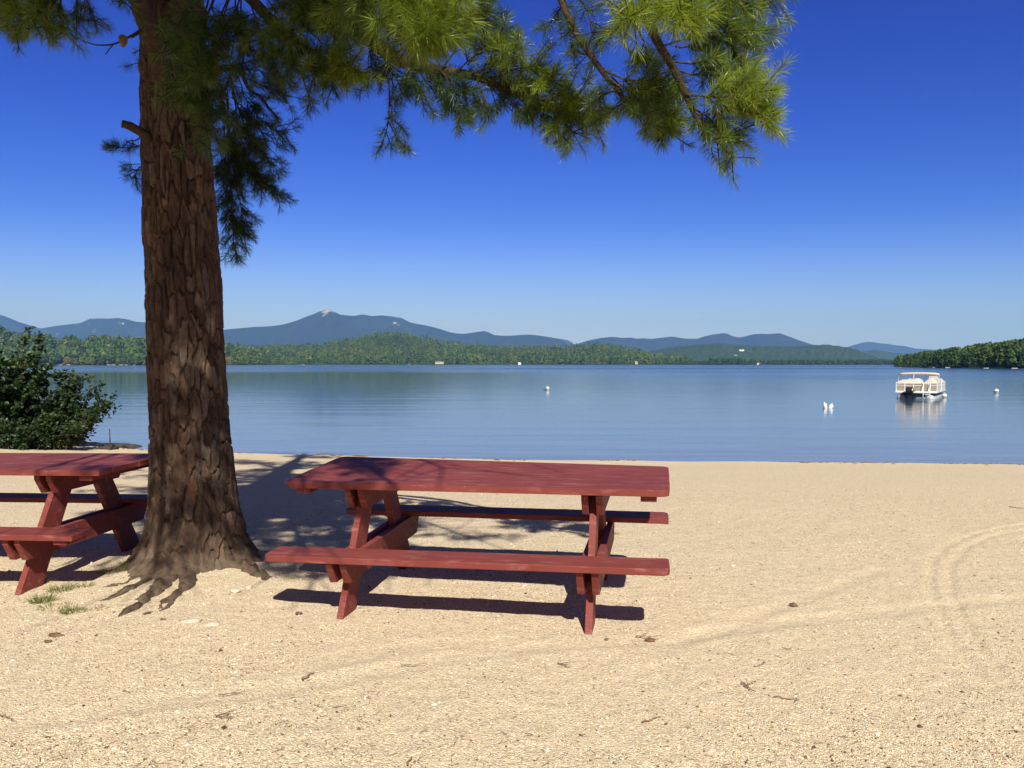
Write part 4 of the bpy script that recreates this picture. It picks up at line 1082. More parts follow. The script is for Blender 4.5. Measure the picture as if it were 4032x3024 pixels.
limb(d_main, [0.09, 0.065, 0.05, 0.034, 0.027, 0.024, 0.021, 0.019, 0.016, 0.012, 0.006], [
    (V3([(1480, 205), (1560, 215), (1620, 206), (1662, 196)], 4.1, 3.95), br),
    (V3([(1520, 212), (1585, 200), (1620, 192), (1622, 187)], 4.1, 4.1), br),
    (V3([(1500, 250), (1580, 238), (1640, 250), (1664, 262)], 4.1, 4.0), br),
    (V3([(1560, 240), (1620, 232), (1650, 243), (1652, 245)], 4.1, 4.15), br),
    (V3([(1515, 290), (1555, 310), (1575, 325), (1585, 338)], 4.1, 4.05), dict(shoots=1.9, tone=0.5, up=-0.1)),
    (V3([(1540, 285), (1572, 288), (1592, 298)], 4.1, 4.2), dict(shoots=2.4, tone=0.62)),
    (V3([(1500, 255), (1530, 275), (1550, 300)], 4.1, 4.25), dict(shoots=2.8, tone=0.4)),
    (V3([(1440, 130), (1520, 140), (1580, 130), (1604, 140)], 4.15, 4.3), dict(shoots=1.8, tone=0.5)),
    (V3([(1425, 100), (1520, 78), (1590, 82), (1638, 86)], 4.15, 4.35), dict(shoots=2.0, tone=0.55)),
    (V3([(1540, 78), (1590, 60), (1632, 68)], 4.2, 4.1), dict(shoots=2.2, tone=0.6)),
    (V3([(1450, 150), (1530, 168), (1580, 165)], 4.15, 4.3), dict(shoots=1.5, tone=0.35)),
    (V3([(1405, 40), (1440, 20), (1478, 42)], 4.1, 3.7), dict(shoots=3.4, tone=0.9, L=0.094)),
    (V3([(1400, 25), (1380, 22), (1352, 40)], 4.1, 3.8), dict(shoots=3.2, tone=0.85, L=0.094)),
    (V3([(1400, -10), (1450, -15), (1495, 15)], 4.1, 3.8), dict(shoots=3, tone=0.85, L=0.094)),
    (V3([(1395, 0), (1530, -15), (1610, 5), (1640, 10)], 4.15, 4.2), dict(shoots=2.4, tone=0.65)),
    (V3([(1560, -20), (1650, -12), (1690, -4)], 4.2, 4.2), dict(shoots=1.6, tone=0.6)),
    (V3([(1450, 40), (1520, 35), (1580, 55), (1600, 70)], 4.1, 4.4), dict(shoots=2.6, tone=0.6)),
    (V3([(1340, -40), (1400, 0), (1480, -10), (1600, 12)], 4.1, 4.4), dict(shoots=3, tone=0.6)),
    (V3([(1300, -50), (1335, 50), (1352, 110), (1398, 142)], 4.2, 4.4), dict(shoots=0.8, tone=0.3)),
    (V3([(1370, 50), (1395, 110), (1420, 160), (1432, 185)], 4.2, 4.5), dict(shoots=2.0, tone=0.35)),
    (V3([(1452, 153), (1420, 190), (1440, 230)], 4.15, 4.5), dict(shoots=2.0, tone=0.35)),
    (V3([(1490, 228), (1540, 265), (1562, 288)], 4.1, 4.3), dict(shoots=2.4, tone=0.4)),
    (V3([(1460, 100), (1510, 110), (1550, 105)], 4.2, 4.5), dict(shoots=2.0, tone=0.4))], 4)
# the long limb across the top middle
BD = 4.9
b_main = [T_(4.2, -0.7), (-1.75, 5.2, 4.0), at(640, -90, 5.0)] + V3([(690, -20), (745, 45), (802, 88), (862, 130), (935, 148), (1020, 160), (1110, 200), (1200, 236), (1270, 268)], 4.95, BD)
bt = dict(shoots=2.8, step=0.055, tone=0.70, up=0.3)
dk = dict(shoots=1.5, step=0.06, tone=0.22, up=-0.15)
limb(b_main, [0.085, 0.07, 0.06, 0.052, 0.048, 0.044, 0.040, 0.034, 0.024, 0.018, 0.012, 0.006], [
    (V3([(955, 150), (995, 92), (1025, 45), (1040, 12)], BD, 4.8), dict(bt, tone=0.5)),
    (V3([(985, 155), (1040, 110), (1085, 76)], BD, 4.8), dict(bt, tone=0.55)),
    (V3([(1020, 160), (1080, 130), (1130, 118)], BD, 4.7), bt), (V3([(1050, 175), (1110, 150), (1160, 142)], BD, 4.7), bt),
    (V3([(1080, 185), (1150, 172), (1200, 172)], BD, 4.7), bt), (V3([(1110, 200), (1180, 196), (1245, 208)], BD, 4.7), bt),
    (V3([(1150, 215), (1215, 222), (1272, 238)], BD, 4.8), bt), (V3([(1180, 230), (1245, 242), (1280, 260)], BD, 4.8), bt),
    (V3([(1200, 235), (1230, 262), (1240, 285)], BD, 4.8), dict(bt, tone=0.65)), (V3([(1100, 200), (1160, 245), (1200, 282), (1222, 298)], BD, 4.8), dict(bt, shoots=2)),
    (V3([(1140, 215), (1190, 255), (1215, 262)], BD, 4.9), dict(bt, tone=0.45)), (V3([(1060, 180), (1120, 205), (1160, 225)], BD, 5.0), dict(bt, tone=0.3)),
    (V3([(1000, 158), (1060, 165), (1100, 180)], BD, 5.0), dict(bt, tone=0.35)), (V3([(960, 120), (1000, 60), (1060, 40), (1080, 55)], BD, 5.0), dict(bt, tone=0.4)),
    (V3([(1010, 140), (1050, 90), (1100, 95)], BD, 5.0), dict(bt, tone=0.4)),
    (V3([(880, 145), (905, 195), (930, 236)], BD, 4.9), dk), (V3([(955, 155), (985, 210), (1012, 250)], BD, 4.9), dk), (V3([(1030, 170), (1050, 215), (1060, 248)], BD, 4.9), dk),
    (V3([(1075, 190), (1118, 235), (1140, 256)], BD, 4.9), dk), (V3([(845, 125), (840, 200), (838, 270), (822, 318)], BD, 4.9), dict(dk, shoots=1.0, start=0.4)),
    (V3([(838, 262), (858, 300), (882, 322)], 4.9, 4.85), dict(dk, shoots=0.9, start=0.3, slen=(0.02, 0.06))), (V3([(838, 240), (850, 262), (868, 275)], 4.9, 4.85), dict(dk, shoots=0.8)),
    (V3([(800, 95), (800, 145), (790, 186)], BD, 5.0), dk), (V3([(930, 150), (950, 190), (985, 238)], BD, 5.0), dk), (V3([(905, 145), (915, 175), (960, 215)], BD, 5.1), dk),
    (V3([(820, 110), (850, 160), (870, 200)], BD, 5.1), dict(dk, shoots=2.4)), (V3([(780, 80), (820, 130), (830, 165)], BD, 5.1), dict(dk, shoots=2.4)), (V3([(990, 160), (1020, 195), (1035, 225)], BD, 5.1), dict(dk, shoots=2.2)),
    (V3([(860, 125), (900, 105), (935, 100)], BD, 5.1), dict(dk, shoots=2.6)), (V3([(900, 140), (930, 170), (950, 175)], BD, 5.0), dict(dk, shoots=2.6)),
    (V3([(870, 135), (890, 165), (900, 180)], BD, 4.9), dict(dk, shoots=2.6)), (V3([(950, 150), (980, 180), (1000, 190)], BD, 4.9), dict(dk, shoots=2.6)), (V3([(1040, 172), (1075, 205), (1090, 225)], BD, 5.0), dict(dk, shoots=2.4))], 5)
# bright sprays reaching towards the viewer at the top middle
s_main = [T_(4.6, -0.9), (-1.7, 4.6, 4.5), at(840, -160, 4.1)] + V3([(865, -80), (890, -40), (905, -15)], 4.0, 3.9)
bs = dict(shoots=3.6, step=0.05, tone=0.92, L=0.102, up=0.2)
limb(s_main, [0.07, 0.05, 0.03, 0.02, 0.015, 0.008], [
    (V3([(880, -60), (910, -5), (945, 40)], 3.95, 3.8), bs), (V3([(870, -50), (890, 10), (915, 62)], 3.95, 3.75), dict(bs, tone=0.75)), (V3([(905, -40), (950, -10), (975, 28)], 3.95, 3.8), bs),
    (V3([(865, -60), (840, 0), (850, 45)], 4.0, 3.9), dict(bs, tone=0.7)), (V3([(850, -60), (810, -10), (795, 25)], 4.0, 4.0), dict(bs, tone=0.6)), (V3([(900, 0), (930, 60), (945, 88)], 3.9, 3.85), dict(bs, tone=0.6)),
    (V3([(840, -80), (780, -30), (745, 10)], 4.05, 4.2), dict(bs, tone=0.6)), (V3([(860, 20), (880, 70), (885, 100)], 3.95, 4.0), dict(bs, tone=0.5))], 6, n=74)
# top left of the middle, olive sprays
HD = 4.7
h_main = [T_(3.9, -0.8), at(470, -60, 5.1)] + V3([(530, -10), (585, 40), (645, 92), (700, 128), (742, 158)], 4.9, HD)
ol = dict(shoots=2.8, step=0.055, tone=0.50, up=0.1)
limb(h_main, [0.06, 0.045, 0.035, 0.03, 0.024, 0.015, 0.006], [
    (V3([(560, 20), (620, 18), (662, 30)], HD, 4.5), ol), (V3([(600, 55), (660, 68), (718, 62)], HD, 4.5), ol), (V3([(640, 90), (690, 135), (735, 165), (755, 172)], HD, 4.5), dict(ol, tone=0.66)),
    (V3([(690, 120), (730, 135), (762, 150)], HD, 4.4), dict(ol, tone=0.7)), (V3([(640, 95), (652, 150), (662, 195), (678, 236)], HD, 4.7), dict(dk, shoots=0.9, start=0.35)), (V3([(585, 45), (592, 110), (600, 158)], HD, 4.8), dict(dk, shoots=2.2)),
    (V3([(700, 125), (725, 108), (748, 112)], HD, 4.6), ol), (V3([(680, 120), (705, 165), (722, 188)], HD, 4.6), dict(ol, tone=0.3)), (V3([(540, 0), (560, 60), (575, 100)], HD, 4.6), dict(ol, tone=0.35)),
    (V3([(550, -10), (600, -20), (680, -10), (720, 10)], HD, 4.5), ol), (V3([(620, 60), (625, 110), (635, 150)], HD, 4.6), dict(ol, tone=0.35)), (V3([(660, 100), (670, 140), (690, 165)], HD, 4.5), dict(ol, tone=0.4)),
    (V3([(600, -40), (640, 10), (690, 40), (730, 50)], HD, 4.3), dict(ol, tone=0.55)), (V3([(520, -20), (510, 50), (530, 110)], HD, 4.7), dict(ol, tone=0.3)), (V3([(570, 30), (590, 70), (620, 85)], HD, 4.4), dict(ol, tone=0.4)),
    (V3([(640, -40), (690, -10), (740, 20), (775, 55)], HD, 4.6), dict(ol, tone=0.35))], 7)
# sprays hanging in front of the trunk
F_D = 4.75
f_main = [T_(3.75, -1.3), at(470, -90, 5.0), at(480, -40, 4.8)]
fd = dict(shoots=2.4, step=0.06, tone=0.28, up=0.0)  # low tone puts the shade on these sprays into their colour
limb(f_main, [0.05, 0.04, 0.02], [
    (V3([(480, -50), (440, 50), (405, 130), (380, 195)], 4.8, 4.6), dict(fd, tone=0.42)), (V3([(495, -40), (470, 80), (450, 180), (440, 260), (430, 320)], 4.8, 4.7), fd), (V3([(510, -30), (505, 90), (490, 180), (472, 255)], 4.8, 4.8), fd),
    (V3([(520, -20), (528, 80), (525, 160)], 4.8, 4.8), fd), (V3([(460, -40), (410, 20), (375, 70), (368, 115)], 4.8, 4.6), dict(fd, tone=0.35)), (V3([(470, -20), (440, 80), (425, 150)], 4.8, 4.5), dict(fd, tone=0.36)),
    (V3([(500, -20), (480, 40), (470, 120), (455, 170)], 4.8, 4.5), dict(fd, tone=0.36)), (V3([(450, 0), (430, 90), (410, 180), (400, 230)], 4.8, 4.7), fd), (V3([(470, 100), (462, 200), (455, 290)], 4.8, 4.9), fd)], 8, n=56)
# the tangle behind the right side of the trunk
GD = 6.0
gd = dict(shoots=2.4, step=0.06, tone=0.20, up=-0.15)  # dark teal tone stands in for the shade around the trunk
g_main = [T_(3.45, 0.3), at(505, 140, 5.95)] + V3([(540, 190), (575, 225), (600, 258)], GD, 6.0)
limb(g_main, [0.035, 0.02, 0.012, 0.009, 0.005], [
    (V3([(520, 165), (570, 185), (612, 205)], GD, 5.9), gd), (V3([(505, 150), (545, 240), (590, 280), (614, 288)], GD, 5.9), gd), (V3([(500, 170), (530, 290), (570, 335), (592, 358)], GD, 5.9), gd),
    (V3([(495, 170), (530, 330), (565, 390), (605, 425)], GD, 6.0), gd), (V3([(490, 180), (500, 350), (520, 440), (530, 500)], GD, 6.0), gd), (V3([(488, 200), (498, 400), (505, 500), (510, 562)], GD, 6.0), gd),
    (V3([(488, 250), (505, 330), (512, 380)], GD, 6.1), gd), (V3([(500, 200), (525, 260), (545, 310)], GD, 6.1), gd), (V3([(515, 150), (560, 150), (600, 175)], GD, 6.1), gd), (V3([(490, 300), (540, 370), (560, 400)], GD, 6.1), gd),
    (V3([(486, 260), (490, 420), (495, 470), (520, 520)], GD, 6.2), gd), (V3([(510, 140), (540, 130), (580, 120), (620, 130)], GD, 5.9), gd), (V3([(500, 210), (560, 270), (580, 320)], GD, 6.2), gd), (V3([(495, 280), (515, 350), (550, 370), (585, 390)], GD, 6.1), gd)], 9, n=60)
b_small = [T_(3.4, 2.8), at(300, 300, 6.2), at(262, 316, 6.1)]
limb(b_small, [0.012, 0.006, 0.003], [(V3([(318, 312), (280, 318), (240, 318)], 6.1, 6.0), dict(gd, shoots=1.4, start=0.2, slen=(0.02, 0.06))), (V3([(325, 345), (300, 362), (288, 385)], 6.1, 6.05), dict(gd, shoots=1.8)), (V3([(325, 100), (308, 118), (300, 136)], 6.1, 6.05), dict(gd, shoots=1.2))], 10, n=56)
# left cluster
ED = 4.8
e_main = [T_(3.75, -2.4), at(285, -60, 5.1), at(215, -75, 4.9), at(150, -50, ED), at(80, -40, ED)]
el = dict(shoots=2.6, step=0.055, tone=0.6, up=0.1)
limb(e_main, [0.05, 0.035, 0.026, 0.018, 0.008], [
    (V3([(150, -45), (110, 10), (60, 40), (12, 18)], ED, 4.7), dict(el, tone=0.75)), (V3([(120, -40), (80, 30), (32, 58)], ED, 4.7), el), (V3([(135, -45), (130, 40), (141, 78)], ED, 4.75), dict(el, shoots=1.6)), (V3([(160, -40), (198, 23), (210, 70)], ED, 4.8), dict(el, shoots=1.1, tone=0.35)),
    (V3([(155, -45), (168, 20), (174, 45)], ED, 4.8), dict(el, shoots=1.8, tone=0.4)), (V3([(80, -40), (35, -10), (5, 8)], ED, 4.7), dict(el, tone=0.8)), (V3([(110, -30), (75, 45), (52, 78)], ED, 4.8), dict(el, tone=0.45)), (V3([(215, -75), (262, 0), (285, 18)], 4.9, 4.8), dict(el, shoots=1.2, tone=0.35)),
    (V3([(120, -30), (105, 30), (95, 62)], ED, 4.6), dict(el, tone=0.55)), (V3([(70, -40), (30, 10), (10, 40)], ED, 4.9), el), (V3([(60, -40), (-10, -20), (-60, 10)], ED, 4.7), el)], 11)
# thick orange limb rising to the upper left, broken stub, dead twig with a cone
def bare(name, pts, r, seed, seg=16, mat=None):
    P = smooth_path(pts, 40); n = len(P)
    mb = MB(); mb.tube(P, np.interp(np.linspace(0, 1, n), np.linspace(0, 1, len(r)), r), seg)
    V = mb.V[0]; c = np.repeat(P, seg, 0); d = V[:n*seg]-c
    V[:n*seg] = c+d*(1+0.16*fbm(V[:n*seg, 0]*22, V[:n*seg, 1]*22, V[:n*seg, 2]*14, seed, 4))[:, None]
    mb.V = [loc_(V)]
    return mb.build(name, mat or LIMB, pine, True)
bare('limb', [T_(2.75, -1.6, 0.1), at(356, 170, 5.50), at(336, 95, 5.36), at(310, 30, 5.1), at(280, -40, 4.8), at(240, -160, 4.5)], [0.09, 0.08, 0.062, 0.056, 0.052, 0.045], 3)
bare('broken_stub', [T_(2.9, -2.6, 0.6), at(318, 297, 5.42), at(300, 283, 5.40), at(283, 272, 5.36), at(263, 267, 5.33)], [0.04, 0.034, 0.030, 0.028, 0.026], 4, 12)
dt = MB()
dt.tube(smooth_path([at(316, 55, 5.1), at(300, 68, 5.1), at(282, 78, 5.05), at(262, 90, 5.0), at(240, 97, 5.0), at(208, 98, 4.95), at(178, 88, 4.9)]), np.linspace(0.009, 0.003, 49), 6)
dt.tube(smooth_path([at(245, 96, 5.0), at(236, 106, 5.0), at(228, 118, 5.0)]), 0.0035, 5)
dt.tube(smooth_path([at(312, 66, 5.1), at(298, 74, 5.08), at(284, 82, 5.05)]), 0.004, 5)
dt.V = [loc_(v) for v in dt.V]; dt.build('dead_twig', LIMB, pine, True)
pc = MB(); cpos = at(266, 91, 5.0)
for q in range(60):
    t = q/60; a = q*2.4; rr2 = 0.024*math.sin(math.pi*(0.12+0.85*t))+0.004
    d = np.array([math.cos(a), math.sin(a), 0.5]); b = cpos+np.array([0, 0, -0.035+0.07*(1-t)])
    s_ = np.cross(d, [0, 0, 1]); s_ /= np.linalg.norm(s_)
    pc.add([b-s_*0.004, b+s_*0.004, b+d*rr2+s_*0.007, b+d*rr2*1.15, b+d*rr2-s_*0.007, b+d*rr2*0.8+np.array([0, 0, 0.006])], [(0, 1, 5), (1, 2, 5), (2, 3, 5), (3, 4, 5), (4, 0, 5), (0, 4, 1), (1, 4, 2), (2, 4, 3)])
pc.V = [loc_(v) for v in pc.V]; pc.build('pine_cone', DEAD, pine)

# the rest of the crown above the view: long limbs with needle sprays; it shades the trunk and the sand behind
RC = np.random.default_rng(88)
def crown_limb(z, a, ln, rise, seed, dens=1.0):
    wd = MB(); nd = Needles()
    b = T_(z, a); e = b+np.array([math.cos(a)*ln, math.sin(a)*ln, rise]); m = (b+e)/2+np.array([0, 0, 0.10*ln])
    P = smooth_path([b, m, e], 24); wd.tube(P, np.linspace(0.07, 0.012, 24), 8)
    def inview(p): return p[1] > 0.3 and (p[2]-CAM_H)/p[1] < 0.452+0.10*0.35/max(p[1], 0.4)*4 and abs(p[0])/p[1] < 0.72
    for q in range(int(ln*9*dens)):
        k = RC.integers(5, 24); d = RC.normal(0, 1, 3); d[2] *= 0.35; d += 0.6*np.array([math.cos(a), math.sin(a), 0]); d /= np.linalg.norm(d)
        l = RC.uniform(0.3, 0.85); E = P[k]+d*l+np.array([0, 0, RC.uniform(-0.15, 0.1)])
        if inview(E) or inview((E+P[k])/2): continue
        wd.tube([P[k], (P[k]+E)/2+np.array([0, 0, 0.03]), E], [0.009, 0.006, 0.004], 4, False)
        for _ in range(9):
            t = RC.uniform(0.3, 1.0); p = P[k]+(E-P[k])*t+RC.normal(0, 0.07, 3)
            if inview(p-np.array([0, 0, 0.12])) or p[1]+1.075*p[2] < 5.25: continue
            if p[0]-0.19*(p[2]-0.75) > -0.78 and 4.2 < p[1]+1.075*(p[2]-0.75) < 5.7: continue
            if p[0]-0.19*(p[2]-3.2) > -0.8 and 3.3 < p[1]+1.075*(p[2]-3.2) < 6.0: continue
            if p[0]-0.19*(p[2]-0.75) < -2.72 and p[1]+1.075*(p[2]-0.75) < 6.2: continue
            nd.tuft(p, d+RC.normal(0, 0.5, 3)+np.array([0, 0, 0.2]), 0.11, 0.5+RC.normal(0, 0.1))
    wd.V = [loc_(v) for v in wd.V]
    o = wd.build('limb', LIMB, pine, True)
    if nd.P: nd.build(o, 30, 0.0060, seed)
CROWN = [(3.9, -1.20, 5.0, 0.25), (4.0, -1.40, 5.0, 0.25), (4.1, -1.55, 4.6, 0.3), (4.2, -1.05, 5.2, 0.35), (4.0, -1.12, 5.4, 0.3), (4.35, -1.30, 5.0, 0.4), (4.5, -1.50, 4.6, 0.4), (4.4, -0.96, 5.2, 0.4), (4.3, -1.80, 2.6, 0.3), (4.7, -1.15, 4.8, 0.5), (4.8, -1.40, 4.6, 0.5), (4.9, -1.65, 3.6, 0.6), (5.0, -1.0, 4.8, 0.5), (5.2, -1.22, 4.6, 0.6), (5.3, -1.48, 4.0, 0.6), (5.4, -2.05, 2.6, 0.5),
         (5.7, -1.05, 4.0, 0.7), (5.8, -1.4, 3.5, 0.8), (5.9, -1.75, 2.8, 0.8), (6.2, -0.9, 2.6, 0.7), (6.5, -1.3, 2.7, 0.9), (6.8, -2.0, 2.4, 0.8), (7.4, -1.5, 2.2, 0.9), (5.2, 0.4, 2.4, 0.7), (5.4, 3.0, 2.2, 0.7), (5.8, 1.6, 2.4, 0.7), (6.6, 0.9, 2.2, 0.8), (6.9, 2.3, 2.2, 0.8), (7.8, 0.1, 1.8, 0.8), (8.2, 3.4, 1.8, 0.8), (8.6, -1.2, 1.7, 0.8), (9.4, 1.5, 1.4, 0.8), (10.2, -0.6, 1.2, 0.8), (10.8, 2.6, 1.0, 0.8)]
for k, (z, a, ln, rise) in enumerate(CROWN): crown_limb(z, a, ln, rise, 200+k)
# ------------------------------------------------------------------ shrubs on the left bank
def shrub(name, label, base, H, Wd, nstem, nleaf, lsize, tone, seed, lean=(0, 0), dp=None):
    rg = np.random.default_rng(seed); e = empty(name, base); tag(e, label, 'shrub', 'shrubs on the left bank')
    wd = MB(); tips = []
    for k in range(nstem):
        a = rg.uniform(0, 2*np.pi); q = rg.uniform(0.15, 1)**0.6
        ex = np.array([math.cos(a)*Wd*q+lean[0], math.sin(a)*(dp or Wd)*q+lean[1], H*rg.uniform(0.62, 1.0)*(1-0.42*q**2)])
        P = smooth_path([np.array([math.cos(a)*Wd*0.25*q, math.sin(a)*Wd*0.25*q, -0.15]), ex*np.array([0.42, 0.42, 0.55])+rg.normal(0, 0.05, 3), ex], 14)
        wd.tube(P, np.linspace(0.016, 0.004, 14), 5)
        for m in range(7):
            i0 = rg.integers(3, 13); d = rg.normal(0, 1, 3); d[2] = abs(d[2])*0.6-0.1; d /= np.linalg.norm(d)
            l = rg.uniform(0.15, 0.5)*min(1, H/2); Q_ = smooth_path([P[i0], P[i0]+d*l*0.6+[0, 0, 0.04], P[i0]+d*l], 6)
            wd.tube(Q_, np.linspace(0.006, 0.002, 6), 4, False); tips.append(Q_)
        tips.append(P[5:])
    wd.build('stem', GREYW, e, True)
    n = nleaf; sel = rg.integers(0, len(tips), n); pos = np.array([tips[s][rg.integers(1, len(tips[s]))] for s in sel])+rg.normal(0, 0.045, (n, 3))
    pos[:, 2] = np.maximum(pos[:, 2], 0.03)
    nrm = rg.normal(0, 0.6, (n, 3))+[0, -0.25, 0.9]; nrm /= np.linalg.norm(nrm, axis=1)[:, None]
    ax = np.cross(nrm, rg.normal(0, 1, (n, 3))); ax /= np.linalg.norm(ax, axis=1)[:, None]; sd_ = np.cross(nrm, ax)
    s = (lsize*rg.uniform(0.65, 1.25, n))[:, None]
    V = np.stack([pos-ax*s*0.5, pos-ax*s*0.05+sd_*s*0.36+nrm*s*0.07, pos+ax*s*0.55, pos-ax*s*0.05-sd_*s*0.36+nrm*s*0.07], 1).reshape(-1, 3)
    k = np.arange(n)[:, None]*4
    t = np.repeat(np.clip(tone+rg.normal(0, 0.16, n)+0.18*vnoise(pos[:, 0]*1.3, pos[:, 2]*1.3, pos[:, 1], seed), 0, 1), 4)
    mesh_np('leaves', V, [np.vstack([k+np.array([[0, 1, 2]]), k+np.array([[0, 2, 3]])])], LEAF, e, False, {'tone': t})
    return e
def bank(vx, y): 
    x = ray(vx, 960)[0]*y; return (x, y, gz(x, y)-0.02)
shrub('shrub', 'tallest dark shrub at the left edge, rising above the far shoreline', bank(-15, 19.0), 3.0, 1.9, 30, 8200, 0.11, 0.36, 3, (0.1, 0), 1.3)
shrub('shrub', 'broad dark shrub behind the left picnic table, sky showing between its leaves', bank(90, 19.5), 2.35, 1.2, 26, 5200, 0.105, 0.32, 4, (0.12, 0), 1.0)
shrub('shrub', 'lower shrub leaning out over the water, nearest to the pine trunk', bank(146, 19.6), 1.95, 0.72, 18, 2600, 0.10, 0.32, 5, (0.35, 0), 0.8)
shrub('shrub', 'small yellow-green bush in front of the broad dark shrub', bank(135, 18.3), 1.15, 0.75, 18, 2000, 0.085, 0.62, 6, (0.1, 0), 0.6)
shrub('shrub', 'low leafy undergrowth at the foot of the tallest shrub', bank(40, 18.0), 0.85, 1.6, 26, 3600, 0.085, 0.32, 7, (0, 0), 0.5)
shrub('shrub', 'dense bush cut off by the left edge of the picture', bank(-50, 18.6), 3.0, 1.5, 26, 6000, 0.11, 0.38, 8, (0, 0), 1.2)
def stone_mesh(name, c, size, mat, seed, flat=0.5):
    n, m = 20, 12; u, v = np.meshgrid(np.linspace(0, 2*np.pi, n, endpoint=False), np.linspace(0, np.pi, m))
    X = np.sin(v)*np.cos(u); Y = np.sin(v)*np.sin(u); Zs = np.cos(v)
    r = 1+0.28*fbm(X*1.4+seed, Y*1.4, Zs*1.4, seed, 4)
    V = np.stack([X*r*size[0], Y*r*size[1], Zs*r*size[2]], -1).reshape(-1, 3)
    i = np.arange(m-1)[:, None]*n; j = np.arange(n)[None, :]; k = (j+1) % n
    o = mesh_np(name, V, [np.stack([i+j, i+n+j, i+n+k, i+k], -1).reshape(-1, 4)], mat, None, True)
    o.location = c; return o
for k, (vx, y, sz, lab) in enumerate([(252, 19.7, (0.40, 0.16, 0.06), 'flat dark rock at the water edge right of the shrubs'), (232, 19.2, (0.22, 0.2, 0.10), 'dark rounded rock at the foot of the leaning shrub'), (285, 19.6, (0.22, 0.14, 0.05), 'low dark rock in the water edge closest to the pine trunk')]):
    b = bank(vx, y); tag(stone_mesh('rock', (b[0], b[1], b[2]+0.06), sz, ROCK, 7+k), lab, 'rock', 'rocks on the left bank')
p = bank(236, 18.9)
tag(MB().tube(smooth_path([p+np.array([0, 0, -0.1]), p+np.array([0.02, 0, 0.30]), p+np.array([0.0, 0.02, 0.52])]), [0.016]*9+[0.012]*8, 7).build('stake', GREYW, None, True), 'thin upright grey stake at the water edge beside the leaning shrub', 'stake')

# ------------------------------------------------------------------ small things on the sand
def twig(pts, r, label, branches=(), mat=None):
    G = []
    for vx, vy in pts:
        g = on_ground(vx, vy); G.append(g+np.array([0, 0, r*1.2+0.004]))
    mid = np.mean(G, 0); e = MB()
    P = smooth_path(G, 20); P = P+np.stack([0.006*vnoise(np.linspace(0, 7, 20), np.zeros(20)+vx, None, q) for q in range(3)], -1)*np.array([1, 1, 0.4])
    r = r*0.75; e.tube(P-mid, np.linspace(r, r*0.55, 20), 6)
    for t, dx, dy, l in branches:
        q = P[int(t*19)]-mid; d = np.array([dx, dy, 0.25]); d /= np.linalg.norm(d); e.tube([q, q+d*l*0.6, q+d*l], [r*0.7, r*0.6, r*0.4], 5)
    o = e.build('twig', mat or DEAD, None, True); o.location = mid
    return tag(o, label, 'twig', 'twigs lying on the sand')
twig([(1374, 1377), (1395, 1379), (1425, 1386)], 0.004, 'long thin twig with a dead leaf right of the red table foot', [(0.6, 1, -0.3, 0.07), (0.3, 1, 0.5, 0.05)])
twig([(1672, 1508), (1700, 1512), (1728, 1514)], 0.0035, 'longest straight twig lying on the open sand at the lower right', [(0.85, -0.4, -1, 0.05)])
twig([(1602, 1478), (1618, 1490), (1630, 1499)], 0.004, 'small forked brown twig above the longest twig at the lower right', [(0.3, 1, 0.4, 0.06), (0.45, 0.1, 1, 0.05)])
twig([(1628, 1443), (1640, 1441), (1655, 1434)], 0.003, 'bent twig on the sand below the tyre track right of centre', [(0.9, 0, -1, 0.03)])
twig([(2180, 1097), (2195, 1099), (2225, 1101)], 0.007, 'dark stick cut by the right edge of the picture')
twig([(651, 1472), (662, 1466), (675, 1459)], 0.006, 'short thick stick on the sand below the left end of the table')
twig([(470, 1504), (496, 1502), (525, 1498)], 0.003, 'thin reddish twig just above the tyre track at the lower left', [(0.5, 1, 0.3, 0.04)])
twig([(462, 1551), (482, 1553), (500, 1554)], 0.004, 'dark bundle of needles and twig below the tyre track at the lower left', [(0.2, 1, 0.15, 0.08), (0.3, 1, -0.2, 0.07)])
twig([(-6, 1547), (12, 1552), (26, 1559)], 0.004, 'bent brown twig cut by the left edge in the tyre track')
twig([(1205, 1436), (1218, 1440), (1232, 1446)], 0.004, 'brown twig on the sand right below the middle of the table', [(0.2, 1, -0.2, 0.06)])
twig([(1390, 1564), (1407, 1560), (1424, 1550)], 0.0045, 'brown slanting twig near the bottom right of centre')
twig([(880, 1658), (884, 1650), (889, 1641)], 0.005, 'upright-looking twig at the very bottom of the picture')
twig([(865, 1440), (890, 1441), (920, 1437)], 0.003, 'curved pale twig on the sand below the middle of the seat', [(0.3, 1, -0.5, 0.03)])
twig([(1690, 1402), (1700, 1404), (1712, 1404)], 0.003, 'tiny twig in the tyre track below the bark chip on the right')
def chip(vx, vy, size, rz, label):
    g = on_ground(vx, vy); o = stone_mesh('bark_chip', g+np.array([0, 0, size[2]*0.7]), size, CHIP, int(vx), 0.4); o.rotation_euler = (0.1, 0.12, rz)
    return tag(o, label, 'bark chip', 'bark chips on the sand')
chip(121, 1374, (0.042, 0.016, 0.009), 0.25, 'longest bark chip on the sand at the lower left')
chip(104, 1388, (0.018, 0.014, 0.008), 0.6, 'small bark chip just below the longest one at the lower left')
chip(1714, 1309, (0.024, 0.018, 0.011), -0.2, 'thick dark bark chip alone on the sand right of the table')
chip(1404, 1384, (0.024, 0.014, 0.006), 0.1, 'dark leaf-like bark chip lying on the twig right of the table foot')
chip(645, 1326, (0.020, 0.014, 0.007), 0.5, 'reddish bark chip below the left end of the table shadow')
chip(352, 1340, (0.016, 0.010, 0.006), 0.3, 'small dark bark chip in front of the pine roots')
chip(1310, 1382, (0.012, 0.009, 0.005), 0.3, 'small dark chip right in front of the right table foot')
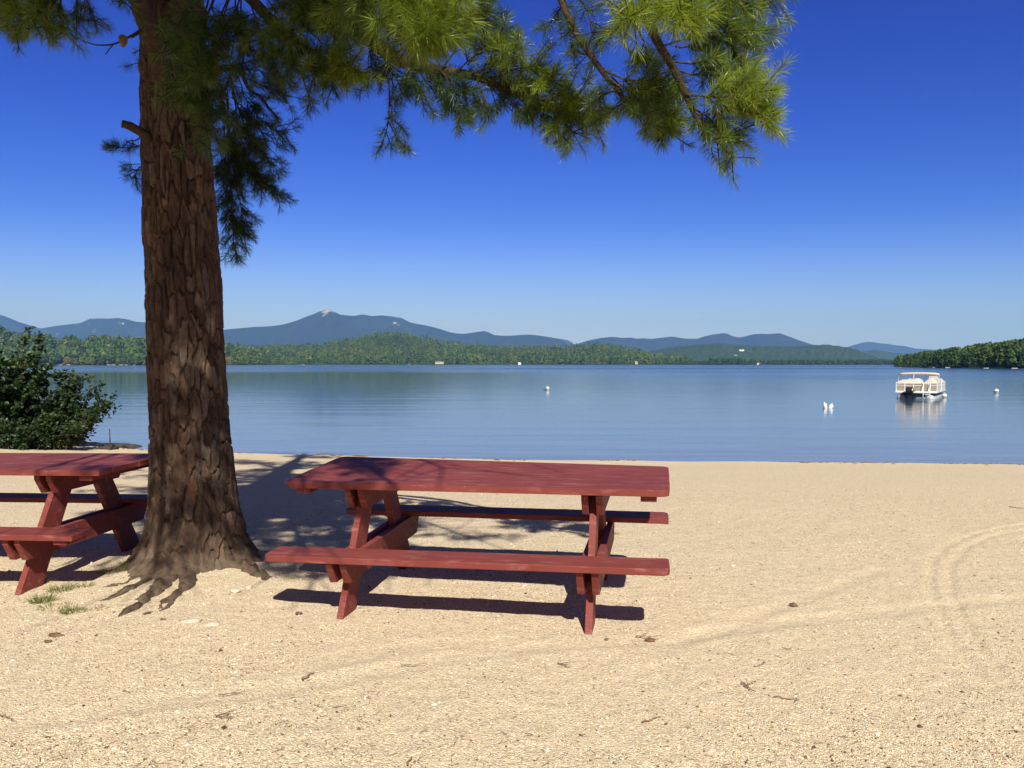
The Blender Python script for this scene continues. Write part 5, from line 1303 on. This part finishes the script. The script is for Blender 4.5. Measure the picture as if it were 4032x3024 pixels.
for k, (vx, vy, sz, lab) in enumerate([(413, 1343, (0.055, 0.035, 0.014), 'larger of two pale flat stones in front of the pine roots'), (458, 1350, (0.045, 0.028, 0.012), 'smaller of two pale flat stones in front of the pine roots'),
                                       (508, 1279, (0.03, 0.022, 0.016), 'pale pebble against the front of the pine trunk'), (537, 1271, (0.022, 0.018, 0.018), 'tan pebble standing against the right pine root')]):
    g = on_ground(vx, vy); tag(stone_mesh('stone', g+np.array([0, 0, sz[2]*0.35]), sz, STONE, 31+k), lab, 'stone', 'stones by the pine roots')
def tuft(vx, vy, h, w, n, tone, label, seed):
    h, w, n = h*0.8, w*0.8, int(n*0.75)
    rg = np.random.default_rng(seed); g = on_ground(vx, vy)
    a = rg.uniform(0, 2*np.pi, n); q = rg.uniform(0, 1, n)**0.6; b = np.stack([np.cos(a)*q*w, np.sin(a)*q*w*0.8, -0.01+0*a], -1)
    o_ = np.stack([np.cos(a), np.sin(a), 0*a], -1)*rg.uniform(0.2, 1.0, n)[:, None]+rg.normal(0, 0.2, (n, 3)); o_[:, 2] = rg.uniform(0.5, 1.2, n)
    o_ /= np.linalg.norm(o_, axis=1)[:, None]; l = (h*rg.uniform(0.5, 1.1, n))[:, None]
    s = np.cross(o_, rg.normal(0, 1, (n, 3))); s /= np.linalg.norm(s, axis=1)[:, None]; s *= 0.0017
    m = b+o_*l*0.55; t = b+o_*l*np.array([[1.15, 1.15, 0.85]])
    V = np.stack([b-s, b+s, m+s*0.8, m-s*0.8, t], 1).reshape(-1, 3); k = np.arange(n)[:, None]*5
    o = mesh_np('grass_tuft', V, [k+np.array([[3, 2, 4]]), k+np.array([[0, 1, 2, 3]])], GRASS, None, False, {'tone': np.repeat(np.clip(tone+rg.normal(0, 0.18, n), 0, 1), 5)})
    o.location = g; return tag(o, label, 'grass tuft', 'grass tufts beside the pine roots')
tuft(90, 1300, 0.10, 0.075, 260, 0.30, 'largest green grass tuft left of the pine roots', 1)
tuft(135, 1275, 0.09, 0.08, 200, 0.45, 'pale green grass tuft right of the left table foot', 2)
tuft(157, 1322, 0.075, 0.07, 190, 0.35, 'low green grass tuft nearest to the viewer, left of the roots', 3)
tuft(118, 1312, 0.06, 0.10, 150, 0.6, 'sparse grass tuft between the largest and the nearest tufts', 4)
tuft(186, 1266, 0.06, 0.06, 110, 0.5, 'thin grass tuft close to the leftmost pine root', 5)
tuft(104, 1256, 0.13, 0.03, 34, 0.95, 'dry brown weed standing against the left table foot', 6)
tuft(213, 1316, 0.08, 0.04, 36, 0.98, 'dry brown weed in front of the leftmost pine root', 7)
tuft(285, 1228, 0.11, 0.10, 170, 0.55, 'shaded grass tuft against the left side of the pine trunk', 8)
tuft(240, 1236, 0.09, 0.09, 120, 0.6, 'shaded grass tuft between the left table and the pine trunk', 9)

# grit and litter scattered over the beach: nobody could count it
def scatter(n, seed, xmax=7.5, y0=2.5, y1=11, power=1.0):
    rg = np.random.default_rng(seed); y = y0+(y1-y0)*rg.uniform(0, 1, n)**1.7; x = rg.uniform(-1, 1, n)*(0.70*y+0.3)
    return x, y, rg
def sand_top(x, y):
    n_ = (1-sstep(7.5, 16, np.hypot(x, y)))
    return ground_z(x, y)+n_*(0.0035*fbm(x*5, y*5, None, 21, 3)+0.0028*fbm(x*22, y*22, None, 31, 2))
x, y, rg = scatter(150000, 51)
dens = 0.35+0.65*sstep(-0.35, 0.5, fbm(x*0.8, y*0.8, None, 71, 3))
keep = (rg.uniform(0, 1, len(x)) < dens*(1-0.93*track_mask(x, y))*np.where(y > 7, 0.6, 1)); x, y = x[keep], y[keep]; n = len(x)
z = sand_top(x, y); s = np.clip(np.exp(rg.normal(math.log(0.0024), 0.42, n)), 0.0014, 0.011)
oc = np.array([(1, 0, 0), (-1, 0, 0), (0, 1, 0), (0, -1, 0), (0, 0, 1), (0, 0, -1.)]); of = np.array([(0, 2, 4), (2, 1, 4), (1, 3, 4), (3, 0, 4), (2, 0, 5), (1, 2, 5), (3, 1, 5), (0, 3, 5)])
sc = np.stack([s*rg.uniform(0.7, 1.5, n), s*rg.uniform(0.7, 1.5, n), s*rg.uniform(0.5, 1.0, n)], -1)
an = rg.uniform(0, 6.28, n); O = oc[None]*sc[:, None]*rg.uniform(0.75, 1.25, (n, 6, 1))
ca, sa = np.cos(an)[:, None], np.sin(an)[:, None]
O = np.stack([O[..., 0]*ca-O[..., 1]*sa, O[..., 0]*sa+O[..., 1]*ca, O[..., 2]], -1)
V = (O+np.stack([x, y, z+sc[:, 2]*0.35], -1)[:, None]).reshape(-1, 3)
m = Mat('beach_grit'); m.base(m.ramp(m.attr('tone'), [(0.0, (0.05, 0.036, 0.024)), (0.14, (0.14, 0.098, 0.064)), (0.30, (0.33, 0.24, 0.16)), (0.5, (0.55, 0.42, 0.28)), (0.8, (0.70, 0.57, 0.41)), (1.0, (0.85, 0.76, 0.62))])).rough(0.85).spec(0.2)
tag(mesh_np('grit', V, [(np.arange(n)[:, None, None]*6+of[None]).reshape(-1, 3)], m.m, None, False, {'tone': np.repeat(rg.uniform(0, 1, n)**1.0, 6)}), 'loose sand grains and small gravel strewn over the beach', 'gravel', kind='stuff')
# dead needles and crumbs of bark
x, y, rg = scatter(2600, 52, y1=10)
keep = rg.uniform(0, 1, len(x)) < (0.25+0.75*sstep(-0.2, 0.5, fbm(x*1.1, y*1.1, None, 73, 3)))*(1-0.9*track_mask(x, y)); x, y = x[keep], y[keep]; n = len(x)
z = sand_top(x, y)+0.003; a = rg.uniform(0, 6.28, n); l = rg.uniform(0.008, 0.045, n)
D = np.stack([np.cos(a), np.sin(a), rg.normal(0, 0.06, n)], -1); S = np.stack([-np.sin(a), np.cos(a), 0*a], -1)*rg.uniform(0.0006, 0.0013, n)[:, None]; P = np.stack([x, y, z], -1); U = np.array([0, 0, 0.0014])
V = np.stack([P-S, P+S, P+U, P+D*l[:, None]-S*0.6, P+D*l[:, None]+S*0.6, P+D*l[:, None]+U], 1).reshape(-1, 3); k = np.arange(n)[:, None]*6
tag(mesh_np('needle_litter', V, [np.vstack([k+np.array([[0, 1, 4, 3]]), k+np.array([[1, 2, 5, 4]]), k+np.array([[2, 0, 3, 5]])])], CHIP), 'dead pine needles and crumbs of bark scattered on the sand', 'litter', kind='stuff')

# drift line at the edge of the water
rg = np.random.default_rng(61); n = 420
x = rg.uniform(-9.5, 12.5, n); x = np.where(vnoise(x*1.3, x*0, None, 95) > -0.15, x, x+40); y = shore_y(x)-0.42-np.abs(rg.normal(0, 0.16, n))
V = []; T = []
z = ground_z(x, y); s = rg.uniform(0.006, 0.026, n); an = rg.uniform(-0.5, 0.5, n)
O = oc[None]*np.stack([s*rg.uniform(1, 3.2, n), s, s*0.6], -1)[:, None]*rg.uniform(0.7, 1.3, (n, 6, 1)); ca, sa = np.cos(an)[:, None], np.sin(an)[:, None]
O = np.stack([O[..., 0]*ca-O[..., 1]*sa, O[..., 0]*sa+O[..., 1]*ca, O[..., 2]], -1)
tag(mesh_np('drift_litter', (O+np.stack([x, y, z+0.004], -1)[:, None]).reshape(-1, 3), [(np.arange(n)[:, None, None]*6+of[None]).reshape(-1, 3)], CHIP), 'thin dark line of drift bits along the water edge', 'litter', kind='stuff')

# ------------------------------------------------------------------ the air
hz = MB().box((0, 7600, 426), (27000, 18600, 868))
hm = bpy.data.materials.new('haze_air'); hm.use_nodes = True
hn, hl = hm.node_tree.nodes, hm.node_tree.links
for nd_ in list(hn):
    if nd_.type == 'BSDF_PRINCIPLED': hn.remove(nd_)
pv = hn.new('ShaderNodeVolumePrincipled')
pv.inputs['Color'].default_value = (0.17, 0.34, 1.0, 1)
pv.inputs['Absorption Color'].default_value = (0.30, 0.55, 0.90, 1)
pv.inputs['Density'].default_value = 8.5e-5
pv.inputs['Anisotropy'].default_value = 0.0
hl.new(pv.outputs[0], hn['Material Output'].inputs['Volume'])
tag(hz.build('haze', hm), 'thin blue haze filling the air over the lake', 'haze', kind='stuff')
